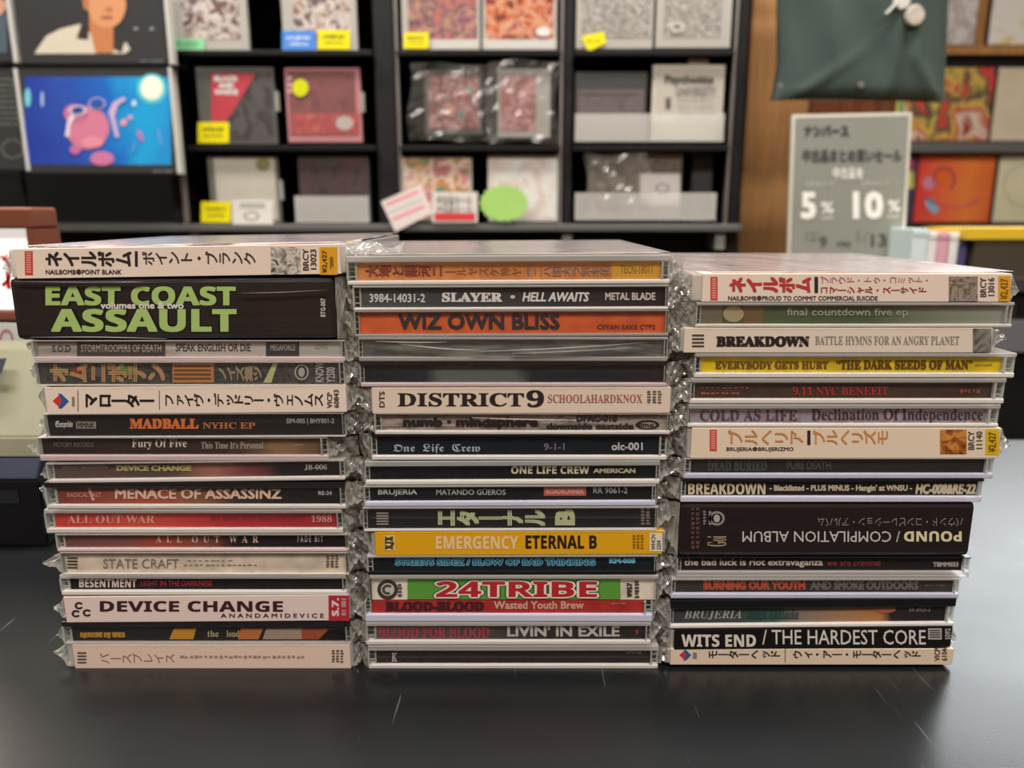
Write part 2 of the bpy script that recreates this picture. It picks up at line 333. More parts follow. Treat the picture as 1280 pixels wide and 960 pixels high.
# ================================================================ CD CASES
def cd(group, label, ys, xs, card, D=D0, slope=0, obi=False, top='e', bot='w', flaps=(0, 0), cover=None, prints=None,
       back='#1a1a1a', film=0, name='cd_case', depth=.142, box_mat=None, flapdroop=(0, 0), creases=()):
    ct_, kt, kb, cb = ys; cl, kl, kr, cr = xs
    uc = (cl + cr) / 2
    s = slope                       # rise in px per px towards the right (negative v)
    base = P(uc, cb, D)
    org = Vector((base.x, D, base.z))
    t = thing(name, org, label, 'cd', group, rot=(0, -math.atan(s), 0))
    vm = (ct_ + cb) / 2
    def fr(u, v, layer=0, y=None):
        w = P(u, v + s * (u - uc), D)
        return Vector((w.x - org.x, (0 if y is None else y) - layer * .00006, w.z - org.z))
    X = lambda u: fr(u, vm).x
    Z = lambda v: P(uc, v, D).z - org.z
    x0, x1, k0, k1 = X(cl), X(cr), X(kl), X(kr)
    z0, z1, y1 = 0, Z(ct_) - .00004, depth
    zk0, zk1 = Z(kb), Z(kt)
    M = {'e': EDGE, 'w': EDGE_GLINT, 'b': EDGE_GLINT_B, 'p': EDGE_GLINT_P, 'k': mat('#15161a', .25, .5), 'g': END}
    if box_mat:                     # opaque slip box
        body = box('box', box_mat, t, x0, x1, .0002, y1, z0, z1, .0022); cardo = body
        cy = 0.0001
    elif obi:
        box('case', EDGE, t, x0, x1, .0006, y1, z0 + .0003, z1 - .0003, .0006)
        box('tray', mat(back, .4), t, x0 + .005, x1 - .005, .0012, y1 - .002, z0 + .0012, z1 - .0012)
        cardo = box('obi_strip', mat(card, .4, .3), t, k0, k1, 0, .045, z0, z1, .0002); cy = 0
    else:
        if zk1 < z1 - .0002: box('case_lid', M[top], t, x0, x1, 0, y1, zk1, z1, min(.0005, (z1 - zk1) * .3))
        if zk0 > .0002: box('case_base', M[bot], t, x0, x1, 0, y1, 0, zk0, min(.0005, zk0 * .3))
        ch = mat(back, .4)
        box('tray', ch, t, k0 + .0003, k1 - .0003, .0024, y1 - .002, zk0, zk1)
        cardo = box('spine_card', card if not isinstance(card, str) else mat(card, .5, .12, var=.18, vscale=160), t, k0, k1, .0014, .0024, zk0, zk1)
        cy = .0013
        for a, b_, sg in ((x0, k0, 1), (k1, x1, -1)):      # clear hinge ends with little ribs
            if b_ - a > .0006:
                bm = bmesh.new(); w = b_ - a
                bm_box(bm, a, a + w * .22, 0, y1, zk0, zk1); bm_box(bm, b_ - w * .22, b_, .001, y1, zk0, zk1); bm_box(bm, a + w * .221, b_ - w * .221, .0085, y1, zk0, zk1)
                for q in (.25, .55, .8):
                    bm_box(bm, a, b_, .0015 + q * .002, .002 + q * .002, zk0 + (zk1 - zk0) * (q - .08), zk0 + (zk1 - zk0) * q)
                done('hinge', bm, END, t)
        box('clear_front', PANE, t, x0 + .0003, x1 - .0003, 0.0001, .0005, zk0, zk1)
    if film and not box_mat:
        bm = bmesh.new(); bm.faces.new([bm.verts.new(q_) for q_ in ((x0 - .0004, -.0008, z0 + .0002), (x1 + .0004, -.0008, z0 + .0002), (x1 + .0004, -.0008, z1 - .0002), (x0 - .0004, -.0008, z1 - .0002))])
        done('sleeve_front', bm, FILM, t)
    if cover is not None:
        bk = box('booklet', cover, t, x0 + .009, x1 - .003, .004, y1 - .003, z1 + .00002, z1 + .0003)
        bm = bmesh.new(); bm.faces.new([bm.verts.new(q_) for q_ in ((x0, 0, z1 + .0009), (x1, 0, z1 + .0009), (x1, y1, z1 + .0009), (x0, y1, z1 + .0009))])
        done('sleeve_top', bm, TOP_FILM_GLARE, t)
    def fr2(u, v, layer=1):
        w = fr(u, v, layer); w.y += cy; return w
    if prints: prints(cardo, fr2)
    for (ua, va, ub, vb, bow, wd_) in creases:          # raised creases in the film across the spine
        bm = bmesh.new(); prev = None
        for q_ in range(13):
            k_ = q_ / 12; w_ = wd_ * math.sin(math.pi * (k_ * .9 + .05)); uu = ua + (ub - ua) * k_; vv = va + (vb - va) * k_ + bow * math.sin(math.pi * k_)
            tri = [bm.verts.new(fr(uu, vv + dv) + Vector((0, yy_, 0))) for dv, yy_ in ((w_ / 2, -.0009), (0, -.0016), (-w_ / 2, -.0009))]
            if prev:
                for a_, b_ in ((0, 1), (1, 2)): bm.faces.new((prev[a_], tri[a_], tri[b_], prev[b_]))
            prev = tri
        done('sleeve_crease', bm, CREASE, t)
    for side, L_ in ((-1, flaps[0]), (1, flaps[1])):
        if L_ >= 3 and (group != GL or side > 0) and (group != GR or side < 0):
            rr_ = random.Random(int(cb * 13 + side)); xe = x0 if side < 0 else x1; ww = side * (L_ + 2.2) / 1000; yy = .0008 + .003 * rr_.random(); sl = (rr_.random() - .5) * .001; lo_, hi_ = .0002, z1 - .0002
            sheet(t, lambda i, j: Vector((xe + ww * i, yy + .006 * i * (1 - .4 * j), lo_ + (hi_ - lo_) * j + sl * i)), 12, 8, int(cb), .0011, (rr_.choice((.7, 1.1, 1.5)), rr_.choice((-.8, .5, 1.0))), m=FOLD)
    if flaps[0]: flap(t, x0, -1, z0 + .0004, z1 - .0004, .001, y1 * .9, flaps[0] / 1000, int(cl * 7 + cb * 3), flapdroop[0] / 1000)
    if flaps[1]: flap(t, x1, 1, z0 + .0004, z1 - .0004, .001, y1 * .9, flaps[1] / 1000, int(cr * 5 + cb * 3), flapdroop[1] / 1000)
    return t, fr, (x0, x1, z0, z1)
GL, GM, GR = 'cd cases in the left stack on the counter', 'cd cases in the middle stack on the counter', 'cd cases in the right stack on the counter'
CR = '#e6d4c4'; BK = '#1b1a1c'

def jlogo(c, f, u0, v0, u1, v1):
    m = (v0 + v1) / 2; w = u1 - u0
    poly(c, f, [(u0, m), (u0 + w * .45, v0), (u0 + w * .8, m), (u0 + w * .4, v1)], '#c83a3a', 2, 'emblem')
    poly(c, f, [(u0 + w * .35, v0 - 1), (u0 + w * .55, v0 - 1), (u1, m), (u0 + w * .6, m)], '#2a5a9c', 3, 'emblem')
    poly(c, f, [(u0 + w * .6, m), (u1, m), (u0 + w * .55, v1 + 1), (u0 + w * .35, v1 + 1)], '#2a5a9c', 3, 'emblem')
# ---------------------------------------------------------------- left stack, top to bottom
def p(c, f):
    rect(c, f, 31, 314, 41, 344, '#c8423a', 1, 'red_label'); bars(c, f, 33, 316, 39, 342, 9, '#e8a090', 2)
    text(c, 'ネイルボム', f, (57, 314, 165, 333), '#2c2426', 'n', 'v', .03, 2)
    rect(c, f, 169, 314, 172.5, 333, '#2c2426', 2, 'lettering')
    text(c, 'ポイント・ブランク', f, (178, 314, 320, 331), '#3a3032', 'n', 'v', .012, 2)
    text(c, 'NAILBOMB●POINT BLANK', f, (57, 336.5, 152, 343), '#3a3032', 'b', 0, 0, 2)
    rect(c, f, 339, 309, 376, 343, art(['#18181a', '#888078', '#d8d0c8', '#302c30'], 300, 1), 2, 'picture')
    text(c, 'BRCY\n13023', f, (379, 311, 396, 338), '#4a4040', 'b', 90, 0, 2)
    rect(c, f, 400, 309, 422, 343.5, '#dca028', 2, 'price_label')
    text(c, '¥2,427', f, (403, 313, 410, 341), '#4a3818', 'b', 90, 0, 3); dashes(c, f, 413, 316, 418, 338, '#6a5020', 3, 3)
t, fr, bx = cd(GL, 'cream-strip disc case with black and orange-yellow end label, topmost of the left stack', (308, 310, 345, 345.6), (11, 18, 426, 433), CR, slope=.015, obi=True, prints=p, flaps=(3, 0),
   cover=art(['#c89ab0', '#3a3c48', '#e8dcd8', '#7a90a8', '#c0504a'], 26, 3))
# big crumpled fin of the sleeve lying towards the middle stack
def fin(i, j):
    a = fr(428, 333) + Vector((0, .002, 0)); b = fr(433, 304) + Vector((0, .004, 0))
    q0 = a.lerp(b, j); e = Vector((.0175, .02, .0035)) * i
    return q0 + e + Vector((0, 0, -.0055 * i * j + .0012 * math.sin(9 * i + 4 * j)))
sheet(t, fin, 12, 8, 5, .0012, (3, 2))
def fin2(i, j):
    return fin(i, j) + Vector((.001, .003, .002 * math.sin(5 * i + 2 * j)))
sheet(t, fin2, 10, 8, 9, .0012, (4, 1))
def p(c, f):
    for g, o_, l in (('#141a10', .05, 1), ('#a4c070', .022, 2.5)):
        text(c, 'EAST COAST', f, (57, 358, 295, 382), g, 'B', 0, o_, l)
        text(c, 'ASSAULT', f, (64, 386, 296, 415), g, 'B', 0, o_, l)
    text(c, 'volumes one & two', f, (126, 377.5, 230, 386), '#d8d4cc', 'b', 0, .01, 4)
    text(c, 'BTG-007', f, (401, 373, 407, 396), '#c8c8c0', 'b', 90, 0, 2)
dbl = mat('#242224', .24, .5, coat=.4, bump=.2, bscale=30, stretch=(.6, 1, 6))
t, fr, bx = cd(GL, 'thick glossy black disc box with large pale green lettering', (346, 347, 424, 425), (14, 14, 418, 420), BK, box_mat=dbl, prints=p, slope=.004, flaps=(0, 4), creases=((40, 421, 210, 423, -1, 1.3), (20, 351, 180, 352, 1, 1.0), (300, 366, 410, 362, 1, 1.0)))
def p(c, f):
    rect(c, f, 46, 427, 94, 446, '#b0a8a0', 1); text(c, 'S.O.D', f, (63, 432, 86, 441), '#4a4442', 'b', 0, 0, 2)
    rect(c, f, 94, 427, 205, 446, '#4c4644', 1); text(c, 'STORMTROOPERS OF DEATH', f, (99, 431, 200, 441), '#b4aca4', 'b', 0, 0, 2)
    rect(c, f, 205, 427, 331, 446, '#b8b0a8', 1); text(c, 'SPEAK ENGLISH OR DIE', f, (218, 430, 312, 440), '#403a3a', 'b', 0, 0, 2)
    rect(c, f, 331, 427, 373, 446, '#34363a', 1); text(c, 'MEGAFORCE', f, (337, 431, 368, 439), '#9a9894', 'b', 0, 0, 2)
    rect(c, f, 373, 427, 427, 446, '#a8a8a0', 1); text(c, 'CDMRS', f, (392, 430, 409, 437), '#8a8a84', 'b', 0, 0, 2)
cd(GL, 'thin disc case with grey and charcoal blocks along its spine, third down the left stack', (425.2, 427, 446, 452), (41, 46, 427, 431), '#a49c94', bot='p', prints=p, flaps=(5, 8), film=1, D=D0 + .001)
def p(c, f):
    text(c, 'オムニポテン', f, (60, 455, 205, 479), '#b08a62', 'n', 'v', .05, 2)
    for x, w_, cl_ in ((70, 8, '#3c8c4c'), (98, 10, '#8c2c34'), (156, 14, '#5c8a3c'), (122, 8, '#5a5058')): ring(c, f, x, 468 - w_ * .3, w_, 6, cl_, 0, 1, 'coloured_blotch')
    rect(c, f, 214, 455, 266, 479, '#b87c4c', 2, 'colour_band'); bars(c, f, 216, 457, 262, 478, 4, '#6a4834', 3)
    text(c, 'ノイズ集ツ', f, (272, 457, 326, 478), '#a08c70', 'n', 'v', .03, 2); poly(c, f, [(328, 479), (340, 455), (346, 455), (338, 479)], '#b8bc88', 2)
    ring(c, f, 376, 466, 9, 10, '#a8a8a0', .8, 2); ring(c, f, 376, 466, 4, 6, '#a8a8a0', 0, 2)
    text(c, 'KNOW\nY2S00', f, (393, 454, 418, 479), '#b8b4b0', 'b', 90, 0, 2)
cd(GL, 'disc case with rough tan katakana over green and black print, below the thin grey-blocked case', (452.2, 453.5, 481, 482.5), (44, 46, 424, 430), art(['#262424', '#4c4c4c', '#2a3a34', '#3a3434'], 300, 4), prints=p, flaps=(4, 6), film=1)
def p(c, f):
    jlogo(c, f, 66, 493, 86, 509); dashes(c, f, 90, 492, 94, 509, '#8a7c70', 2, 1); rect(c, f, 97, 488, 98, 514, '#6a5c50', 2)
    text(c, 'マローター', f, (107, 492, 193, 509), '#241e1e', 'n', 'v', .035, 2); rect(c, f, 199, 488, 199.8, 512, '#4a4040', 2)
    text(c, 'ファイヴ・デッドリー・ヴェノムス', f, (207, 491, 404, 508), '#241e1e', 'n', 'v', .015, 2)
    text(c, 'VICP\n60843', f, (409, 487, 424, 510), '#4a4240', 'b', 90, 0, 2)
cd(GL, 'cream-strip disc case with black katakana and small emblem, fifth down the left stack', (482.8, 484, 516, 516.6), (54, 57, 433, 435), CR, obi=True, slope=.008, prints=p, flaps=(5, 5))
def p(c, f):
    text(c, 'Surprise', f, (67, 527, 89, 537), '#c8c4bc', 'f', 0, .02, 2); rect(c, f, 93, 528, 118, 537, '#8a8680', 2); text(c, 'MMNK', f, (95, 529, 116, 536), '#2a2424', 'b', 0, 0, 3)
    text(c, 'MADBALL', f, (160, 524, 247, 537), '#d8743c', 's', 0, .04, 2); text(c, 'NYHC EP', f, (252, 529, 318, 537), '#b87040', 's', 0, .01, 2)
    text(c, 'SIM-005 | BHY001-2', f, (357, 524, 417, 532), '#a0a4a8', 'b', 0, 0, 2)
cd(GL, 'black disc case with orange lettering, under the cream strip with the red and blue emblem', (516.8, 518, 545.5, 546.5), (56, 58, 428, 431), BK, prints=p, flaps=(3, 5), slope=.004, film=1)
def p(c, f):
    text(c, 'VICTORY RECORDS', f, (64, 554, 115, 560), '#6a5c54', 'b', 0, 0, 2)
    text(c, 'Fury Of Five', f, (163, 550, 232, 563), '#d8d0c8', 's', 0, 0, 2); text(c, "This Time It's Personal", f, (250, 553, 328, 562), '#b0a49a', 's', 0, 0, 2)
    dashes(c, f, 368, 556, 378, 559, '#a08870', 2, 3)
bp_ = P(230, 570, D0).x
cd(GL, 'dark brown disc case fading to tan at right, seventh down the left stack', (546.8, 548, 569, 576.5), (48, 51, 401, 410), grad([(0, '#2a211e'), (.7, '#382c26'), (.85, '#8a6c4c'), (1, '#5a4030')], -.058, .058), bot='p', prints=p, flaps=(4, 9), film=1)
def p(c, f):
    text(c, 'JANUARY BREAKDOWN', f, (75, 583, 132, 589), '#8a7c70', 'b', 0, 0, 2); text(c, 'DEVICE CHANGE', f, (144, 583, 238, 590), '#b8b070', 'b', 0, .03, 2)
    text(c, 'JB-006', f, (380, 581.5, 408, 589), '#b8b8b4', 's', 0, 0, 2)
cd(GL, 'mottled brown disc case with small yellow outlined lettering, eighth down the left stack', (576.7, 579, 597.5, 602.5), (58, 66, 425, 431), grad([(0, '#5a4a44'), (.4, '#54443e'), (.55, '#a06c5c'), (.72, '#74383c'), (.8, '#1c1a22'), (1, '#16181c')], -.058, .058, noise=.15), slope=.012, prints=p, flaps=(5, 6), film=1)
def p(c, f):
    text(c, 'RADICAL EAST', f, (82, 617, 125, 623), '#d08c7c', 'b', 0, 0, 2); text(c, 'MENACE OF ASSASSINZ', f, (142, 612, 351, 625), '#e8c4ac', 'b', 0, .01, 2)
    text(c, 'RE-24', f, (397, 615, 414, 620), '#c0c0c0', 'b', 0, 0, 2); poly(c, f, [(107, 611), (111, 611), (117, 627), (113, 627)], '#d8a898', 2)
cd(GL, 'disc case with red-to-black spine and pale pink wide lettering, ninth down the left stack', (602.8, 610, 631, 636.5), (56, 70, 425, 432), grad([(0, '#7a3c34'), (.35, '#a85040'), (.5, '#8a5c40'), (.65, '#3c302c'), (.8, '#17171a'), (1, '#131417')], -.058, .058, noise=.1), top='k', prints=p, flaps=(2, 6), film=1)
def p(c, f):
    text(c, 'ALL OUT WAR', f, (82, 645.5, 192, 655.5), '#e8a090', 's', 0, 0, 2); text(c, 'for those who were crucified', f, (262, 645, 380, 653), '#8c2420', 'f', 0, 0, 2)
    text(c, '1988', f, (388, 645, 414, 654), '#e0a0a0', 's', 0, 0, 2)
cd(GL, 'bright red disc case, the only all-red spine in the left stack', (636.8, 642, 660.5, 667), (56, 67, 421, 428), grad([(0, '#c83c34'), (.3, '#d05040'), (.6, '#b83038'), (1, '#a02830')], -.058, .058, noise=.1), prints=p, flaps=(1, 5), top='e', film=1)
def p(c, f):
    text(c, 'A  L  L    O  U  T    W  A  R', f, (193, 671, 322, 680), '#d8b8a8', 's', 0, 0, 2); text(c, 'F A D E   B I T', f, (371, 671, 403, 679), '#b8b0ac', 'b', 0, 0, 2)
cd(GL, 'brown-to-black disc case with widely spaced small lettering, under the all-red case', (667.3, 669.5, 685.5, 690), (70, 80, 432, 434), grad([(0, '#6a4844'), (.25, '#7a5044'), (.35, '#a04434'), (.5, '#7a4a38'), (.62, '#241c1c'), (1, '#181518')], -.058, .058, noise=.1), bot='p', prints=p, flaps=(1, 5))
def p(c, f):
    bars(c, f, 82, 698, 95, 714, 4, '#4a4240', 2); text(c, 'STATE CRAFT', f, (127, 700, 222, 712), '#8a7c70', 'n', 0, 0, 2)
    dashes(c, f, 232, 701, 290, 703, '#b09c8c', 2, 8, seed=3); dashes(c, f, 228, 706.5, 322, 709, '#a09080', 2, 14, seed=4)
    vdashes(c, f, 407, 695, 424, 712, '#6a6058', 2, 3, 5)
cd(GL, 'cream disc case with thin grey lettering and bar emblem, twelfth down left stack', (690.3, 692, 717.5, 718.5), (76, 80, 432, 435), '#d8c8b4', prints=p, flaps=(8, 6), film=1)
def p(c, f):
    text(c, 'BESENTMENT', f, (97, 725.5, 169, 736), '#d8cac0', 'B', 0, .012, 2); text(c, 'LIGHT IN THE DARKNESS', f, (174, 727, 264, 734.5), '#8c2c34', 'b', 0, .01, 2)
cd(GL, 'black disc case with narrow white then red lettering, thirteenth down the left stack', (718.8, 724, 738.5, 744.5), (75, 86, 428, 433), '#1a181a', prints=p, flaps=(0, 5))
def p(c, f):
    for x, y in ((99, 757), (95, 767), (109, 766)): ring(c, f, x, y, 5.5, 4.6, '#34282a', .5, 2, 'emblem', 30, 330)
    text(c, 'DEVICE CHANGE', f, (125, 751, 354, 764.5), '#3a2226', 'B', 0, .012, 2)
    text(c, 'A N A N D A M I D E V I C E', f, (276, 766.5, 405, 772), '#3a3034', 'b', 0, 0, 2)
    rect(c, f, 411, 744, 437, 776, '#a8303a', 2, 'red_label'); text(c, 'S.7.', f, (415, 747, 424, 770), '#e0c8c8', 'b', 90, .02, 3); text(c, '01 001', f, (427, 748, 433, 769), '#d0a8a8', 'b', 90, 0, 3)
cd(GL, 'pale pink disc strip with wide dark techno lettering and a red end label', (744.8, 745.5, 776.5, 777), (79, 81, 436, 438), '#e0ccc4', obi=True, slope=.008, prints=p, flaps=(7, 5))
def p(c, f):
    text(c, 'THRONE OF WAR', f, (98, 792, 155, 800), '#c89430', 'f', 0, .05, 2)
    for pts, cc in (([(210, 801), (216, 787), (244, 787), (240, 801)], '#c89024'), ([(296, 801), (300, 787), (328, 787), (322, 801)], '#c0703c'), ([(327, 801), (332, 787), (376, 787), (376, 801)], '#a89080'), ([(376, 801), (376, 787), (431, 787), (431, 801)], '#a04c30'), ([(398, 801), (410, 788), (431, 787), (431, 801)], '#c87c50')): poly(c, f, pts, cc, 1, 'picture')
    text(c, 'the', f, (258, 790, 272, 798), '#b8ac80', 's', 0, 0, 2); text(c, 'loud', f, (282, 790, 298, 798), '#b8ac80', 's', 0, 0, 2)
cd(GL, 'black disc case with yellow and orange patches, second from bottom of left stack', (777.3, 784, 803, 805.5), (78, 88, 432, 438), BK, top='k', bot='e', prints=p, flaps=(3, 3), film=1)
def p(c, f):
    bars(c, f, 97, 815, 108, 831, 4, '#5a4a44', 2); text(c, 'バースプレイス', f, (125, 816, 218, 829), '#a0645c', 'n', 'v', 0, 2)
    dashes(c, f, 225, 819, 383, 823, '#a08478', 2, 26, seed=8); vdashes(c, f, 415, 812, 431, 829, '#5a504c', 2, 3, 5)
cd(GL, 'cream disc strip with faint red katakana, bottom of the left stack', (805.8, 808, 835, 836), (84, 92, 438, 441), '#dcc4b4', obi=True, prints=p, flaps=(7, 3))

# ---------------------------------------------------------------- middle stack
def p(c, f):
    rect(c, f, 765, 328.5, 827, 350, '#c89438', 1); text(c, '大地と銀河ニ', f, (456, 331, 552, 346), '#8a4038', 'n', 'v', .02, 2)
    text(c, 'ールヤスケ神ヤ', f, (556, 334, 652, 345), '#9a6038', 'n', 'v', 0, 2); text(c, '一二ハ国大ラ気木花', f, (660, 332, 762, 346), '#7c7474', 'n', 'v', 0, 2); text(c, 'TECN-18011', f, (776, 332, 816, 342), '#7a6430', 'n', 0, 0, 2)
cd(GM, 'orange-brown spine in a thick clear case, topmost of the middle stack', (319, 328, 350, 356), (433, 446, 827, 838), '#c07c48', prints=p, flaps=(0, 5), slope=.005,
   cover=art(['#b8a8a0', '#c8a0a8', '#a8a89c', '#7c8078', '#d0b8bc'], 20, 5))
def p(c, f):
    text(c, '3984-14031-2', f, (461, 367.5, 531, 378.5), '#c8ccc8', 'b', 0, 0, 2); text(c, 'SLAYER', f, (552, 366, 628, 378), '#d8d4d0', 's', 0, .03, 2)
    ring(c, f, 641, 371.5, 3, 2.2, '#c8c4c0', 0, 2, 'dot'); text(c, 'HELL AWAITS', f, (653, 365.5, 737, 377.5), '#d8d4d0', 'bi', 0, .01, 2); text(c, 'METAL BLADE', f, (757, 366, 820, 375.5), '#c8bcb8', 'b', 0, .01, 2)
cd(GM, 'charcoal disc case with white lettering, directly under the topmost orange-brown one', (356.3, 359.5, 384, 388), (441, 451, 832, 836), grad([(0, '#4a4e50'), (.5, '#383a3c'), (1, '#2c2224')], -.058, .058), prints=p, top='g', flaps=(4, 5), slope=.004)
def p(c, f):
    text(c, 'WIZ OWN BLISS', f, (497, 392, 700, 412.5), '#2c2a30', 'b', 0, .012, 2); text(c, 'CEYAN SAKE CTP2', f, (747, 406, 820, 412), '#7c3420', 'b', 0, 0, 2)
cd(GM, 'bright orange disc case with large black lettering, third down the middle stack', (388.3, 389.5, 417, 421), (443, 449, 832, 836), '#cc5c30', prints=p, bot='g', flaps=(4, 6), film=1, slope=.004)
def p(c, f):
    for a in (0, 5, 9):
        poly(c, f, [(560 + a * 8, 428 + a * .6), (700 + a * 6, 440 + a * .3), (700 + a * 6, 441.2 + a * .3), (560 + a * 8, 429.2 + a * .6)], '#c8c8c0', 2, 'film_streak') if 0 else None
cd(GM, 'disc case with blank smoky grey spine, under the bright orange one', (421.3, 425, 446, 452), (448, 453, 830, 835), art(['#5c605c', '#787c74', '#4c5254', '#646460'], 40, 6, stretch=(1, 1, 6)), prints=None, bot='e', flaps=(5, 6), film=1,
   creases=((500, 429, 600, 437, 2, 1.6), (590, 439, 800, 428, 1.5, 1.3), (640, 441, 790, 434, 1, 1.0), (470, 426, 560, 427, 1, 1.4)))
cd(GM, 'dark teal and black disc case without lettering, above the cream one in the middle stack', (452.3, 457, 478.5, 484), (450, 455, 830, 834), grad([(0, '#141c24'), (.2, '#1c2a30'), (.28, '#586460'), (.5, '#545e58'), (.55, '#18242a'), (.8, '#142028'), (1, '#201c20')], -.058, .058, noise=.12), top='k', bot='p', flaps=(5, 5), film=1)
def p(c, f):
    text(c, 'DTS', f, (474, 489, 481, 509), '#4a3c38', 'b', 90, 0, 2); text(c, 'DISTRICT', f, (497, 491, 655, 508), '#2e2426', 's', 0, .012, 2)
    text(c, '9', f, (658, 487.5, 680, 509), '#2e2426', 's', 0, .012, 2); text(c, 'SCHOOLAHARDKNOX', f, (685, 493, 803, 503.5), '#a0645c', 's', 0, 0, 2); vdashes(c, f, 809, 488, 829, 505, '#6a5c5a', 2, 3, 5)
cd(GM, 'cream disc strip with large black serif capitals, sixth down the middle stack', (484.3, 485, 516, 516.6), (462, 465, 838, 840), '#dccab8', obi=True, prints=p, flaps=(6, 4), slope=.002)
def p(c, f):
    text(c, 'numb · mindsphere', f, (503, 522, 673, 538), '#180e12', 'b', 0, .05, 2); text(c, 'DFAC-018', f, (721, 519.5, 772, 528), '#241c1e', 'b', 0, .03, 2)
    text(c, 'downside eastside', f, (683, 529.5, 793, 538), '#241c1e', 'b', 0, .03, 2); ring(c, f, 810, 532, 15, 6, '#1c1a1a', .72, 2); text(c, 'llmo', f, (799, 529, 818, 535), '#1c1a1a', 'b', 0, 0, 2)
cd(GM, 'silvery brown disc case with heavy black lettering, under the cream strip', (516.8, 518, 538.5, 543.5), (468, 477, 834, 838), art(['#8c7c72', '#a89c92', '#6c5e58', '#c0b4a8'], 70, 7, stretch=(1, 1, 5)), prints=p, flaps=(5, 5), film=1, creases=((590, 521, 720, 524, 1, 1.2),))
def p(c, f):
    text(c, 'One  Life  Crew', f, (491, 556, 600, 568), '#a8b4bc', 'f', 0, 0, 2); text(c, '9-1-1', f, (680, 555, 706, 564), '#6c7078', 'b', 0, 0, 2); text(c, 'olc-001', f, (765, 554, 804, 564), '#c0c4c8', 'b', 0, 0, 2)
cd(GM, 'black disc case with blackletter script, eighth down the middle stack', (543.8, 546, 569.5, 575.5), (464, 471, 824, 834), '#151a20', prints=p, flaps=(4, 5), top='k')
def p(c, f):
    text(c, 'ONE LIFE CREW', f, (639, 584, 737, 593.5), '#d0c8a8', 'B', 0, .012, 2); text(c, 'AMERICAN', f, (742, 586.5, 795, 592.5), '#b8b098', 'b', 0, .02, 2)
cd(GM, 'black disc case lettered only on its right half, ninth down the middle stack', (575.8, 583, 600, 606), (456, 462, 820, 825), '#14171a', prints=p, flaps=(5, 5), top='g', slope=.004)
def p(c, f):
    text(c, 'BRUJERIA', f, (472, 613, 521, 621.5), '#c0c4c4', 'n', 0, .015, 2); text(c, 'MATANDO GÜEROS', f, (545, 611.5, 632, 620), '#b0b4b4', 'n', 0, .01, 2)
    rect(c, f, 680, 610, 733, 621, '#c05c4c', 1, 'red_label'); text(c, 'ROADRUNNER', f, (683, 612.5, 730, 618.5), '#e0b0a0', 'b', 0, 0, 3); text(c, 'RR 9061-2', f, (742, 610.5, 785, 618), '#a8acac', 'n', 0, .01, 2)
cd(GM, 'black disc case with a small red rectangle right of its lettering', (606.3, 609, 626.5, 633), (455, 462, 815, 820), '#181a1c', prints=p, bot='b', flaps=(5, 5), slope=.004)
def p(c, f):
    bars(c, f, 470, 642, 485, 659, 5, '#a89c90', 2, name='emblem'); text(c, 'エターナル', f, (547, 638.5, 682, 659), '#bcc498', 'n', 'v', .05, 2); text(c, 'B', f, (694, 638, 719, 658), '#bcc498', 'b', 90, .03, 2)
    vdashes(c, f, 802, 636, 815, 658, '#8a7c74', 2, 2, 6); rect(c, f, 463, 648, 812, 648.6, '#54585a', 1, 'fine_line')
cd(GM, 'black disc case with pale green hand-drawn katakana, above the yellow one', (633.3, 636, 661.5, 664), (454, 459, 819, 822), '#16171a', prints=p, flaps=(4, 6), film=1, slope=.003)
def p(c, f):
    rect(c, f, 480, 669, 494, 688, '#e0c878', 2, 'emblem'); text(c, 'XJX', f, (481, 670, 493, 687), '#4a3c28', 's', 90, .05, 3)
    text(c, 'EMERGENCY', f, (545, 670, 648, 686.5), '#e8c898', 'B', 0, .012, 2); text(c, 'ETERNAL B', f, (657, 669, 746, 685.5), '#2a1c18', 'B', 0, .012, 2)
    vdashes(c, f, 791, 668, 806, 687, '#8a6018', 2, 3, 5); rect(c, f, 812, 666, 828, 689, '#e0d8c0', 2, 'white_label'); text(c, 'WHCN\n2204', f, (814, 668, 826, 687), '#4a4440', 'b', 90, 0, 3)
cd(GM, 'yellow disc strip with pale and black narrow capitals, twelfth down the middle stack', (664.3, 665, 693, 693.6), (464, 469, 828, 832), '#dca41c', obi=True, prints=p, flaps=(6, 4), slope=.005)
def p(c, f):
    text(c, 'STREETS SIDEZ / BLOW OF BAD THINKING', f, (493, 699.5, 745, 709), '#6ab4cc', 'b', 0, .09, 2); text(c, 'STREETS SIDEZ / BLOW OF BAD THINKING', f, (494, 700.5, 744, 708), '#1c5470', 'b', 0, .0, 3)
    text(c, 'KM-008', f, (762, 699, 795, 706), '#6ab4cc', 'b', 0, .06, 2)
cd(GM, 'navy black disc case with light blue outlined lettering, under the yellow strip', (693.8, 697, 714, 718.5), (459, 466, 818, 822), '#10181f', prints=p, flaps=(5, 5), bot='k', top='e', slope=.003)
def p(c, f):
    rect(c, f, 509, 725, 776, 751, '#5c9c3c', 1); ring(c, f, 484, 738.5, 13, 12.5, '#3c3834', 0, 2); ring(c, f, 484, 738.5, 8.5, 8, '#c8c0b0', 0, 3); ring(c, f, 484, 738.5, 7, 6.5, '#4c4844', .5, 4, 'emblem', 40, 300)
    vdashes(c, f, 497, 731, 504, 748, '#5a5450', 2, 1, 4)
    for g, o_, l in (('#1c3a18', .1, 1.5), ('#efe2d4', .07, 3), ('#b8242c', .01, 4.5)): text(c, '24TRIBE', f, (545 - o_ * 48, 728.5 - o_ * 31, 746 + o_ * 48, 747.5 + o_ * 31), g, 'B', 0, o_, l)
    text(c, '¥957', f, (784, 730, 791, 748), '#3a3434', 'b', 90, .02, 2); vdashes(c, f, 794, 727, 802, 750, '#4a4440', 2, 1, 6)
